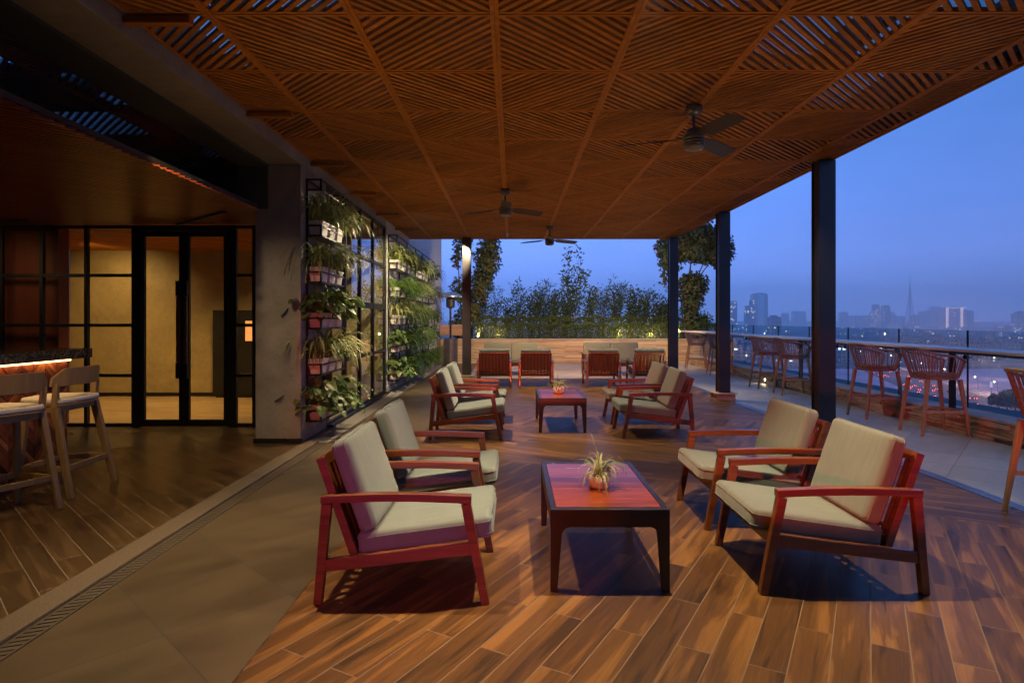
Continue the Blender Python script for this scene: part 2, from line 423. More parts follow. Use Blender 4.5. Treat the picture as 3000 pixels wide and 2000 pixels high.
# table top boards (run across, each its own tone)
m, nt, b = mat('table_boards'); N = NT(nt); M['table_boards'] = m
ob = N.obj(); g = nt.nodes.new('ShaderNodeNewGeometry'); ri = g.outputs['Random Per Island']
va = nt.nodes.new('ShaderNodeVectorMath'); va.operation = 'ADD'; N.l(N.scale(ob, (2.2, 34, 8)), va.inputs[0]); N.l(N.comb(N.m('MULTIPLY', ri, 40), N.m('MULTIPLY', ri, 13), 0), va.inputs[1])
f = N.noise(va.outputs[0], 1, 5, .6, .5)
cc = N.ramp(f, [(.3, (.12, .018, .004)), (.6, (.25, .046, .009)), (.8, (.34, .074, .016))])
k = N.m('MULTIPLY_ADD', ri, .80, .48); N.l(N.mix(1, cc, N.comb(k, k, k), 'MULTIPLY'), b.inputs['Base Color'])
b.inputs['Roughness'].default_value = .28; b.inputs['Specular IOR Level'].default_value = .3; b.inputs['Coat Weight'].default_value = .3; b.inputs['Coat Roughness'].default_value = .08
# ------------------------------------------------------------------ terrace floors
CEIL = 3.39
def sheet(name, x0, x1, y0, y1, z, m, th=None):
    mb = MB()
    if th: mb.box(x0, x1, y0, y1, z - th, z)
    else: mb.face([(x0, y0, z), (x1, y0, z), (x1, y1, z), (x0, y1, z)])
    return struct(mb.build(name, m, fix=bool(th)))
sheet('terrace_slab', -12, 7.4, -4, 22.4, -.008, M['slab'], .5)
sheet('deck_floor', -1.113, 3.855, -4, 15.0, 0, M['deck'])
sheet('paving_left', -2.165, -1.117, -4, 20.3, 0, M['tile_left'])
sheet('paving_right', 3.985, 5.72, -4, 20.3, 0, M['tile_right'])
sheet('paving_far', -1.113, 3.981, 15.09, 20.3, 0, M['tile_right'])
sheet('bar_floor', -10, -2.445, -4, 8.30, 0, M['bar_floor'])
sheet('room_floor', -10, -2.52, 8.36, 11.9, 0, M['room_floor'])
sheet('side_paving', -2.48, -2.275, 7.24, 20.3, -.002, M['slab'])
mb = MB(); mb.box(-2.44, -2.275, -4, 7.22, -.005, .022)
struct(mb.build('granite_kerb', M['granite'], bevel=.006))

def drain(x0, x1, y0, y1, label, slope=.0, pitch=.042, alongx=False):
    t = thing('drain_channel', label, 'drain', (0, 0, 0))
    mb = MB(); mb.box(x0, x1, y0, y1, -.05, -.006); mb.build('channel', M['plastic_black'], t)
    g = MB()
    if alongx:
        g.box(x0, x1, y0, y0 + .012, -.004, .003); g.box(x0, x1, y1 - .012, y1, -.004, .003)
        n = int((x1 - x0) / pitch)
        for i in range(n):
            x = x0 + i * pitch; g.box(x, x + pitch * .55, y0 + .012, y1 - .012, -.004, .0025)
    else:
        g.box(x0, x0 + .012, y0, y1, -.004, .003); g.box(x1 - .012, x1, y0, y1, -.004, .003)
        n = int((y1 - y0) / pitch)
        for i in range(n):
            y = y0 + i * pitch; a = x0 + .012; c = x1 - .012
            g.hexa([(a, y, -.004), (c, y + slope, -.004), (c, y + slope + pitch * .74, -.004), (a, y + pitch * .74, -.004),
                    (a, y, .0025), (c, y + slope, .0025), (c, y + slope + pitch * .74, .0025), (a, y + pitch * .74, .0025)])
    g.build('grating', M['grate'] if slope > .025 else M['steel'], t)
    return t
drain(-2.27, -2.17, .5, 7.2, 'narrow metal drain grating beside the granite kerb of the bar floor', .03)
drain(3.862, 3.978, .5, 7.3, 'steel drain grating between wooden deck and grey paving, near the stools', .02)
drain(3.862, 3.978, 7.75, 15.0, 'dark drain line running past the pergola columns to the far planter')
drain(-.9, 3.75, 15.01, 15.08, 'drain grating crossing the terrace behind the four slatted armchairs', alongx=True)

# ------------------------------------------------------------------ pergola roof
def slat_panel(mb, x0, x1, y0, y1, sign, z=CEIL, pitch=.0655, w=.034, h=.032, frame=.024):
    """diagonal slats clipped to the rectangle, plus its frame; sign +1: direction (1,1), -1: (1,-1)"""
    zb = z
    for (a, b_, c, d) in ((x0, x1, y0, y0 + frame), (x0, x1, y1 - frame, y1), (x0, x0 + frame, y0 + frame, y1 - frame), (x1 - frame, x1, y0 + frame, y1 - frame)):
        mb.box(a, b_, c, d, zb, zb + h)
    X0, X1, Y0, Y1 = x0 + frame, x1 - frame, y0 + frame, y1 - frame
    st = pitch * math.sqrt(2); hw = w * math.sqrt(2) / 2
    # lines: y = sign*x + c
    cs = [Y - sign * X for X in (X0, X1) for Y in (Y0, Y1)]
    c = math.floor(min(cs) / st) * st
    while c < max(cs):
        poly = []
        def clip(poly, f):
            out = []
            for i in range(len(poly)):
                p, q = poly[i], poly[(i + 1) % len(poly)]; fp, fq = f(p), f(q)
                if fp >= 0: out.append(p)
                if fp * fq < 0:
                    t = fp / (fp - fq); out.append((p[0] + (q[0] - p[0]) * t, p[1] + (q[1] - p[1]) * t))
            return out
        big = 40
        poly = [(-big, sign * -big + c - hw), (big, sign * big + c - hw), (big, sign * big + c + hw), (-big, sign * -big + c + hw)]
        for f in (lambda p: p[0] - X0, lambda p: X1 - p[0], lambda p: p[1] - Y0, lambda p: Y1 - p[1]):
            poly = clip(poly, f)
            if len(poly) < 3: break
        if len(poly) >= 3:
            area = abs(sum(poly[i][0] * poly[(i + 1) % len(poly)][1] - poly[(i + 1) % len(poly)][0] * poly[i][1] for i in range(len(poly)))) / 2
            if area > 2e-4: mb.prism(poly, 'z', zb + .003, zb + h)
        c += st

roof = thing('pergola', 'long pergola with a slatted wooden ceiling over the terrace seating', 'pergola', (0, 7, 0))
LX, LY = -.112, 3.93; P = .911
def rel(o, par):  # parts are modelled in world space; keep them there under a moved parent
    o.location = (-par.location.x, -par.location.y, -par.location.z)
    return o
protos = {}
GAP = .006
for i in range(-3, 5):
    xa = LX + P * i; xb = xa + P
    xa_, xb_ = max(xa, -2.47), min(xb, 3.87)
    for j in range(-2, 12):
        ya = LY + P * j; yb = ya + P
        sg = 1 if (i + j) % 2 == 0 else -1
        edge = (xb_ - xa_) < P - .01
        key = (round(xb_ - xa_, 3), i if edge else 0, sg)
        if key not in protos:
            mb = MB(); slat_panel(mb, GAP, xb_ - xa_ - GAP, GAP, P - GAP, sg, 0)
            o = mb.build('edge_panel' if edge else 'slat_panel', M['ceiling_wood'], roof)
            protos[key] = o
        else:
            o = protos[key].copy(); col.objects.link(o)
        o.location = (xa_, ya - 7, CEIL)
YE = LY + P * 12
for i in range(-2, 5):   # main beams over each lattice line
    x = LX + P * i
    mb = MB(); mb.box(x - .028, x - .0015, 1.9, YE, CEIL - .005, CEIL - .0006); mb.box(x + .0015, x + .028, 1.9, YE, CEIL - .005, CEIL - .0006)
    rel(mb.build('ceiling_batten', M['ceiling_wood'], roof), roof)
for i in range(-2, 5):
    x = LX + P * i
    mb = MB(); mb.box(x - .05, x + .05, 1.5, YE, CEIL + .13, CEIL + .33)
    rel(mb.build('roof_beam', M['roof_steel'], roof), roof)
for j in range(0, 13, 2):
    y = LY + P * j - .9
    mb = MB(); mb.box(-2.47, 3.87, y - .04, y + .04, CEIL + .08, CEIL + .125)
    rel(mb.build('purlin', M['roof_steel'], roof), roof)
mb = MB(); mb.box(3.80, 3.90, 1.5, YE, CEIL + .065, CEIL + .30)
rel(mb.build('edge_beam', M['roof_steel'], roof), roof)
mb = MB(); mb.box(3.874, 3.904, 1.9, YE + .03, CEIL - .012, CEIL + .062); mb.box(-2.47, 3.872, YE + .003, YE + .033, CEIL - .012, CEIL + .062)
rel(mb.build('fascia', M['ceiling_wood'], roof, bevel=.002), roof)
mb = MB(); mb.box(-2.47, 3.9, 1.5, YE, CEIL + .335, CEIL + .347)
rel(mb.build('roof_glass', M['roof_glass'], roof), roof)
for k in range(6):
    y = LY + P * 2 * k + .02
    mb = MB(); mb.box(-2.474, -2.05, y - .03, y + .03, CEIL - .058, CEIL - .014); 
    rel(mb.build('bracket', M['ceiling_wood'], roof, bevel=.004), roof)
def column(x, y):
    mb = MB(); mb.box(-.085, .085, -.085, .085, .13, CEIL - .013)
    # flanges give the shaft its two-tone faces
    mb.box(-.10, .10, -.10, -.086, .13, CEIL - .014); mb.box(-.10, .10, .086, .10, .13, CEIL - .014)
    o = mb.build('column', M['column_steel'], roof, bevel=.002); o.location = (x, y - 7, 0)
    p = MB(); p.box(-.17, .17, -.17, .17, 0, .115); p.box(-.20, .20, -.20, .20, .117, .135)
    p.build('plinth', M['cladding'], o, bevel=.006)
for y in (3.95, 7.55, 11.15, 14.6): column(3.81, y)
column(-1.07, 14.6)

# unseen roof and walls added behind the viewer to keep sky light out
mb = MB(); mb.box(-2.47, 3.9, -4, 1.49, CEIL + .07, CEIL + .2); mb.box(-2.46, 3.86, -4, 2.09, CEIL + .0, CEIL + .06); rel(mb.build('added_roof_deck', M['ceiling_wood'], roof), roof)
mb = MB(); mb.box(-10, 4.4, -4.2, -4.0, 0, 3.8); tag(mb.build('added_rear_wall', M['concrete']), 'unseen concrete wall added behind the viewer to block sky light', 'wall')
mb = MB(); mb.box(-10.1, -9.9, -4.0, 12.0, 0, 3.8); tag(mb.build('added_side_wall', M['concrete']), 'unseen concrete wall added beyond the bar to block sky light', 'wall')
# ------------------------------------------------------------------ concrete portal, wall behind it
w = thing('concrete_portal', 'grey concrete column and overhead beam framing the bar opening', 'column', (-2.74, 7.76, 0))
mb = MB(); mb.box(-3.01, -2.478, 7.24, 8.27, 0, 3.262); rel(mb.build('column', M['concrete'], w, bevel=.006), w)
mb = MB(); mb.box(-3.2, -2.478, -4, 12.1, 3.264, 3.75); rel(mb.build('beam', M['concrete'], w, bevel=.006), w)
mb = MB(); mb.box(-3.03, -2.46, 7.222, 7.238, 0, .055); mb.box(-3.03, -3.012, 7.24, 8.2, 0, .055); rel(mb.build('skirting', M['plastic_black'], w, bevel=.003), w)
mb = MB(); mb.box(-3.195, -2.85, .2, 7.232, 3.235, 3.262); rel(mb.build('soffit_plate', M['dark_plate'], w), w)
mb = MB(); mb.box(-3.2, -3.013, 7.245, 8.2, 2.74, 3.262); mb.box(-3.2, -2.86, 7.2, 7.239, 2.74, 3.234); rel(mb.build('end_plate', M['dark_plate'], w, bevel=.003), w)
w2 = MB(); w2.box(-3.3, -2.48, 12.14, 21.7, -.5, 6.5)
tag(w2.build('white_wall', M['white_wall']), 'tall plain white wall behind the long rack of potted plants', 'wall')
mb = MB(); mb.box(-2.479, -2.462, 12.16, 21.6, 0, .12)
tag(mb.build('wall_skirting', M['concrete']), 'low grey concrete strip along the foot of the white wall', 'skirting')

# garden window in the left wall
gw = thing('window_wall', 'black framed floor to ceiling window between the two plant racks', 'window', (-2.5, 10.2, 0))
ys = [8.29, 9.2, 10.1, 11.05, 12.08]; zs = [.03, .85, 1.69, 2.48, 3.24]
fr = MB()
for i, y in enumerate(ys):
    t = .035 if i not in (0, 4) else .05
    fr.box(-2.53, -2.47, y - t, y + t, .0, 3.262)
for k, z in enumerate(zs):
    t = .03 if k not in (2,) else .05
    for i in range(4):
        fr.box(-2.527, -2.473, ys[i] + .05, ys[i + 1] - .05, max(0.001, z - t), min(3.26, z + t))
rel(fr.build('frame', M['black_steel'], gw, bevel=.003), gw)
for i in range(4):
    for k in range(4):
        p = MB(); p.box(-2.504, -2.496, ys[i] + .03, ys[i + 1] - .03, zs[k] + .03, zs[k + 1] - .03)
        rel(p.build('pane', M['window_glass'], gw), gw)
mb = MB(); mb.box(-2.47, -2.40, 8.28, 12.1, .0, .035); rel(mb.build('sill', M['black_steel'], gw, bevel=.003), gw)

# ------------------------------------------------------------------ bar side: ceilings, glass partition, room
bc = thing('bar_ceiling', 'dark slatted wooden ceiling hung low over the bar stools', 'ceiling', (-5, 5, 0))
mb = MB()
def diag_slats(mb, X0, X1, Y0, Y1, z, pitch, w, h, sign):
    st = pitch * math.sqrt(2); hw = w * math.sqrt(2) / 2
    cs = [Y - sign * X for X in (X0, X1) for Y in (Y0, Y1)]; c = min(cs)
    while c < max(cs):
        # clip the centre line
        pts = []
        xa, xb = X0, X1
        ya, yb = sign * xa + c, sign * xb + c
        lo = max(X0, min((Y0 - c) / sign, (Y1 - c) / sign)); hi = min(X1, max((Y0 - c) / sign, (Y1 - c) / sign))
        if hi - lo > .03:
            mb.bar((lo, sign * lo + c, z + h / 2), (hi, sign * hi + c, z + h / 2), w, h)
        c += st
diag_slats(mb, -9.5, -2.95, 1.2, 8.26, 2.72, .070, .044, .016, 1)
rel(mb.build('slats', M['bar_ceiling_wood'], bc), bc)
mb = MB(); mb.box(-9.6, -2.97, -4, 8.28, 2.748, 2.79); rel(mb.build('backing', M['room_wall_dark'], bc), bc)
mb = MB(); mb.bar((-3.35, 7.22, 2.705), (-4.45, 8.2, 2.705), .035, .02); mb.bar((-6.2, 7.9, 2.705), (-8.6, 7.75, 2.705), .05, .02); rel(mb.build('track', M['black_steel'], bc), bc)
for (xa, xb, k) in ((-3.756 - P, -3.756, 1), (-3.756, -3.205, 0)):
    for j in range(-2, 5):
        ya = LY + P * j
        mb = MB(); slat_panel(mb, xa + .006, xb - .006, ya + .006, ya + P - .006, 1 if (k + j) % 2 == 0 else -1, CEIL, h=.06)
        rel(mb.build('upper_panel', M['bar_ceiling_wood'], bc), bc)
mb = MB()
for y in (3.6, 5.4, 7.2): mb.box(-4.7, -3.2, y, y + .12, CEIL + .1, CEIL + .25)
rel(mb.build('joist', M['roof_steel'], bc), bc)
mb = MB(); mb.box(-9.88, -3.21, 2.1, 8.23, 3.76, 3.772); rel(mb.build('skylight', M['roof_glass'], bc), bc)
mb = MB(); mb.box(-9.88, -3.21, -3.98, 2.09, 3.62, 3.78); rel(mb.build('added_roof_deck', M['bar_ceiling_wood'], bc), bc)  # unseen roof added over the near bar end, blocks sky light
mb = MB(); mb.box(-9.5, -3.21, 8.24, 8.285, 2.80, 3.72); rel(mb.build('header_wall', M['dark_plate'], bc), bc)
mb = MB(); mb.box(-3.62, -3.16, 7.0, 7.03, 2.80, 2.83); mb.box(-3.62, -3.16, 7.0, 7.03, 2.97, 3.0); mb.box(-3.62, -3.59, 7.0, 7.03, 2.831, 2.969); mb.box(-3.36, -3.33, 7.0, 7.03, 2.831, 2.969)
rel(mb.build('hanger_frame', M['black_steel'], bc), bc)

gp = thing('glass_partition', 'black steel framed glass partition with double doors behind the bar stools', 'partition', (-5, 8.32, 0))
fr = MB()
XV = [-7.9, -6.88, -6.33, -5.73, -5.065, -3.755, -3.47, -3.03]
for x in XV:
    t = .022 if x not in (-5.065, -3.755) else .05
    fr.box(x - t, x + t, 8.29, 8.35, 0, 2.715)
ZH = [.03, .695, 1.37, 2.04, 2.69]
for a, b_ in ((0, 1), (1, 2), (2, 3), (3, 4), (5, 6), (6, 7)):
    for z in ZH:
        ta = .022 if XV[a] not in (-5.065, -3.755) else .05; tb = .022 if XV[b_] not in (-5.065, -3.755) else .05
        fr.box(XV[a] + ta, XV[b_] - tb, 8.295, 8.345, z - .022, z + .022)
fr.box(-5.015, -3.805, 8.29, 8.35, 2.64, 2.714)
rel(fr.build('frame', M['black_steel'], gp, bevel=.003), gp)
for a, b_ in ((0, 1), (1, 2), (2, 3), (3, 4), (5, 6), (6, 7)):
    for k in range(4):
        p = MB(); p.box(XV[a] + .02, XV[b_] - .02, 8.316, 8.324, ZH[k] + .022, ZH[k + 1] - .022)
        rel(p.build('pane', M['glass'], gp), gp)
for (xa, xb, hx) in ((-5.01, -4.412, -4.46), (-4.408, -3.81, -4.36)):
    d = MB(); s = .065
    d.box(xa, xa + s, 8.292, 8.348, .012, 2.635); d.box(xb - s, xb, 8.292, 8.348, .012, 2.635)
    d.box(xa + s, xb - s, 8.294, 8.346, .012, .10); d.box(xa + s, xb - s, 8.294, 8.346, 2.56, 2.635)
    do = rel(d.build('door', M['black_steel'], gp, bevel=.003), gp)
    p = MB(); p.box(xa + s - .005, xb - s + .005, 8.316, 8.324, .095, 2.565); p.build('door_pane', M['glass'], do)
    h = MB(); h.box(hx - .022, hx + .022, 8.225, 8.262, .87, 1.76); h.build('handle_grip', M['frame_wood'], do, bevel=.008)
    h = MB(); h.box(hx - .026, hx + .026, 8.22, 8.266, .66, .868); h.box(hx - .026, hx + .026, 8.22, 8.266, 1.762, 1.96)
    h.box(hx - .012, hx + .012, 8.266, 8.292, .74, .77); h.box(hx - .012, hx + .012, 8.266, 8.292, 1.84, 1.87)
    h.build('handle_end', M['black_steel'], do, bevel=.004)

# room behind
mb = MB(); mb.box(-8.35, -3.3, 11.65, 11.85, 0, 2.9); mb.box(-8.35, -3.3, 11.635, 11.648, 0, .07, 1)
tag(mb.build('room_back_wall', [M['room_concrete'], M['black_steel']]), 'warm lit mottled concrete wall at the back of the glazed room', 'wall')
mb = MB(); mb.box(-3.3, -2.52, 11.65, 12.02, 0, 3.26)
tag(mb.build('room_corner_wall', M['room_concrete']), 'short concrete wall end beside the garden window', 'wall')
mb = MB(); diag_slats(mb, -9.5, -2.6, 8.38, 11.63, 2.745, .075, .042, .035, 1)
rc = thing('room_ceiling', 'slatted wooden ceiling inside the glazed room', 'ceiling', (-5, 10, 2.7))
rel(mb.build('slats', M['ceiling_wood'], rc), rc)
mb = MB(); mb.box(-9.6, -2.56, 8.36, 12.0, 2.83, 2.95); rel(mb.build('backing', M['room_wall_dark'], rc), rc)
mb = MB(); mb.box(-2.62, -2.535, 8.36, 11.6, 2.83, 3.26)
rel(mb.build('bulkhead', M['room_concrete'], rc), rc)
mb = MB(); mb.box(-9.8, -6.26, 8.52, 8.72, 0, 2.715)
tag(mb.build('red_wood_wall', M['red_panel']), 'reddish brown timber wall panel behind the bar counter', 'wall')
mb = MB(); mb.box(-9.8, -8.36, 12.6, 12.7, 2.02, 2.95); mb.box(-10.2, -8.9, 12.6, 12.7, 0, 2.02)
tag(mb.build('white_lintel_wall', M['white_wall']), 'narrow strip of white wall glimpsed past the timber panel', 'wall')
cb = thing('display_cabinet', 'dark cabinet with an orange reflection painted as a glow, standing against the concrete wall', 'cabinet', (-5.15, 11.5, 0))
mb = MB(); mb.box(-5.54, -4.75, 11.42, 11.63, .06, 1.62); mb.box(-5.50, -4.80, 11.45, 11.6, 0, .058); rel(mb.build('body', M['cabinet_black'], cb, bevel=.005), cb)
mb = MB(); mb.box(-4.93, -4.79, 11.408, 11.418, 1.05, 1.42); rel(mb.build('reflection', M['reflection_glow'], cb), cb)  # glowing slab that paints an orange reflection onto the cabinet
mb = MB(); mb.box(-5.30, -5.29, 11.405, 11.419, .12, 1.58); mb.box(-5.52, -4.95, 11.41, 11.419, 1.0, 1.008); rel(mb.build('door_edge', M['black_steel'], cb), cb)

# bar counter
bar = thing('bar_counter', 'wooden bar with chevron front and black marble top', 'bar', (-4.6, 3.5, 0))
mb = MB(); mb.box(-5.0, -4.192, .5, 5.8, 0, 1.08); rel(mb.build('body', M['red_panel'], bar), bar)
mb = MB(); mb.box(-5.1, -4.03, .4, 5.93, 1.085, 1.176); rel(mb.build('top', M['black_marble'], bar, bevel=.006), bar)
mb = MB(); mb.box(-4.175, -4.145, .5, 5.8, 1.063, 1.081); rel(mb.build('led_strip', M['led'], bar), bar)
M['chev_a'] = wood('chev_a', (.13, .032, .010), (.25, .07, .022), 'y', .4)
M['chev_b'] = wood('chev_b', (.24, .075, .022), (.42, .15, .05), 'y', .4)
M['chev_c'] = wood('chev_c', (.06, .014, .006), (.13, .032, .012), 'y', .4)
mb = MB(); W = .135; Hh = .058
def clipz(poly, lo, hi):
    for f in (lambda p: p[1] - lo, lambda p: hi - p[1]):
        out = []
        for i in range(len(poly)):
            p, q = poly[i], poly[(i + 1) % len(poly)]; fp, fq = f(p), f(q)
            if fp >= 0: out.append(p)
            if fp * fq < 0:
                t = fp / (fp - fq); out.append((p[0] + (q[0] - p[0]) * t, p[1] + (q[1] - p[1]) * t))
        poly = out
        if len(poly) < 3: return []
    return poly
rng = random.Random(3)
for face in ('side', 'end'):
    n = int(5.3 / W) if face == 'side' else 6
    for c in range(n):
        u0 = 5.8 - W * (c + 1) if face == 'side' else -5.0 + W * c; u1 = u0 + W; up = (c % 2 == 0)
        for k in range(-3, 20):
            v = k * Hh; g = .0025
            a, b_ = (v, v + W) if up else (v + W, v)
            poly = clipz([(u0 + g, a + g), (u1 - g, b_ + g), (u1 - g, b_ + Hh - g), (u0 + g, a + Hh - g)], .03, 1.06)
            if poly:
                if face == 'side': mb.prism(poly, 'x', -4.1915, -4.180 + rng.uniform(-.003, .003), rng.choice((0, 0, 1, 2)))
                else: mb.prism(poly, 'y', 5.8005, 5.812 + rng.uniform(-.003, .003), rng.choice((0, 0, 1, 2)))
rel(mb.build('chevron_front', [M['chev_a'], M['chev_b'], M['chev_c']], bar), bar)

# ------------------------------------------------------------------ parapet, counter, glass rail
pw = thing('parapet', 'low stone clad parapet running along the terrace edge under the glass rail', 'parapet', (6.0, 8, 0))
mb = MB(); mb.box(5.75, 6.5, -3, 20.28, -.4, .235); rel(mb.build('core', M['slab'], pw), pw)
def clad(mb, axis, face, u0, u1, z0, courses, L, rng, sign=-1, depth=.045):
    for (za, zb) in courses:
        u = u0 - rng.uniform(0, L * .8)
        while u < u1:
            l = L * rng.uniform(.7, 1.3); a, b_ = max(u, u0) + .003, min(u + l, u1) - .003
            if b_ - a > .02:
                d = rng.uniform(.004, depth)
                if axis == 'y': mb.box(*sorted((face, face + sign * d)), a, b_, za + .003, zb - .003)
                else: mb.box(a, b_, *sorted((face, face + sign * d)), za + .001, zb - .001)
            u += l
rng = random.Random(11)
mb = MB(); clad(mb, 'y', 5.7495, -3, 20.28, 0, [(0, .05), (.05, .088), (.088, .135), (.135, .172), (.172, .232)], .42, rng)
rel(mb.build('stone_cladding', M['cladding'], pw), pw)
mb = MB()
y = -3
while y < 20.2:
    mb.box(5.70, 6.10, y, min(20.28, y + 1.197), .237, .268); y += 1.2
rel(mb.build('coping', M['pale_stone'], pw, bevel=.004), pw)
mb = MB(); mb.box(6.13, 6.55, -3, 20.28, .237, .262); rel(mb.build('outer_ledge', M['slab'], pw, bevel=.004), pw)

rail = thing('glass_rail', 'clear glass balustrade of tall panes along the terrace edge', 'railing', (6.115, 8, 0))
pt = [8.28 + 1.472 * k for k in range(-5, 9)]
for a, b_ in zip(pt[:-1], pt[1:]):
    b2 = min(b_, 20.28)
    mb = MB(); mb.box(6.106, 6.122, a + .009, b2 - .009, .225, 1.30); rel(mb.build('pane', M['rail_glass'], rail), rail)
for y in pt[:-1]:
    mb = MB(); mb.box(6.104, 6.124, y - .006, y + .006, .24, 1.30); rel(mb.build('joint', M['black_steel'], rail), rail)

ct = thing('counter_shelf', 'long narrow standing counter fixed along the glass balustrade', 'counter', (5.85, 8, 0))
y = .1; k = 0
while y < 19.5:
    mb = MB(); mb.box(5.56, 6.08, y + .0015, y + 3.2 - .0015, 1.045, 1.078); rel(mb.build('top', M['counter'], ct, bevel=.004), ct); y += 3.2
mb = MB(); mb.box(5.563, 5.60, .1, 19.3, 1.016, 1.044); mb.box(6.0, 6.04, .1, 19.3, 1.016, 1.044); rel(mb.build('rail', M['roof_steel'], ct), ct)
for y in (3.9, 8.2, 12.5, 16.8):
    mb = MB(); mb.box(5.82, 5.88, y - .03, y + .03, .279, 1.015); mb.box(5.76, 5.94, y - .09, y + .09, .269, .278); rel(mb.build('post', M['black_steel'], ct, bevel=.003), ct)
for y in pt[1:-1]:
    for s in (-.13, .13):
        mb = MB(); mb.tube([(5.985, y + s, 1.0), (5.985, y + s, .955), (6.0, y + s, .95), (6.075, y + s, .95)], .011, 8)
        mb.lathe([(.0, -.028), (.024, -.024), (.03, 0), (.024, .024), (.0, .028)], 12, (5.985, y + s, .95)); rel(mb.build('clamp', M['plastic_black'], ct, smooth=True), ct)

# small foot lights in the parapet
for i, (y, lab) in enumerate(((16.75, 'small glowing step light in the parapet foot by the farthest stool'), (13.9, 'small glowing step light in the parapet foot behind the middle column'))):
    t = thing('step_light', lab, 'light', (5.70, y, .09))
    mb = MB(); mb.prism([(math.cos(a) * .035, math.sin(a) * .035) for a in [2 * math.pi * q / 16 for q in range(16)]], 'x', 0, .02); mb.build('bezel', M['steel'], t)
    mb = MB(); mb.prism([(math.cos(a) * .024, math.sin(a) * .024) for a in [2 * math.pi * q / 16 for q in range(16)]], 'x', -.006, -.001); mb.build('lens', M['step_glow'], t)

# planter
pl = thing('stone_planter', 'long sandstone clad planter closing the far end of the terrace', 'planter', (2.3, 21, 0))
mb = MB(); mb.box(-2.47, 7.3, 20.33, 20.5, -.02, .78); mb.box(-2.47, 7.3, 21.9, 22.1, -.02, .78); mb.box(-2.47, 7.3, 20.5, 21.9, -.02, .70, 1); rel(mb.build('body', [M['slab'], M['soil']], pl), pl)
mb = MB(); cs = []
z = 0
while z < .755: cs.append((z, z + .0385)); z += .0385
u = -2.46; rng = random.Random(5); c = 0
while u < 7.3:
    d0 = rng.uniform(.0, .01); cut = rng.sample(range(20), 4)
    for q, (za, zb) in enumerate(cs):
        d = .012 + d0 + (.030 if q in cut else rng.uniform(0, .010))
        mb.box(u + .002, min(u + .598, 7.3), 20.3295 - d, 20.3295, za + .0016, zb - .0016)
    u += .6
rel(mb.build('stone_cladding', M['cladding'], pl), pl)
mb = MB(); mb.box(-2.47, 7.3, 20.28, 20.52, .782, .806); rel(mb.build('coping', M['pale_stone'], pl, bevel=.004), pl)

# timber box step beside the heater
mb = MB()
for k in range(5): mb.box(-2.46, -1.66, 20.9, 20.95, .9 + .075 * k, .9 + .07 + .075 * k)
tag(mb.build('timber_screen', M['rope_stool_wood'], bevel=.003), 'low timber slat screen in the planter corner beside the white wall', 'screen')
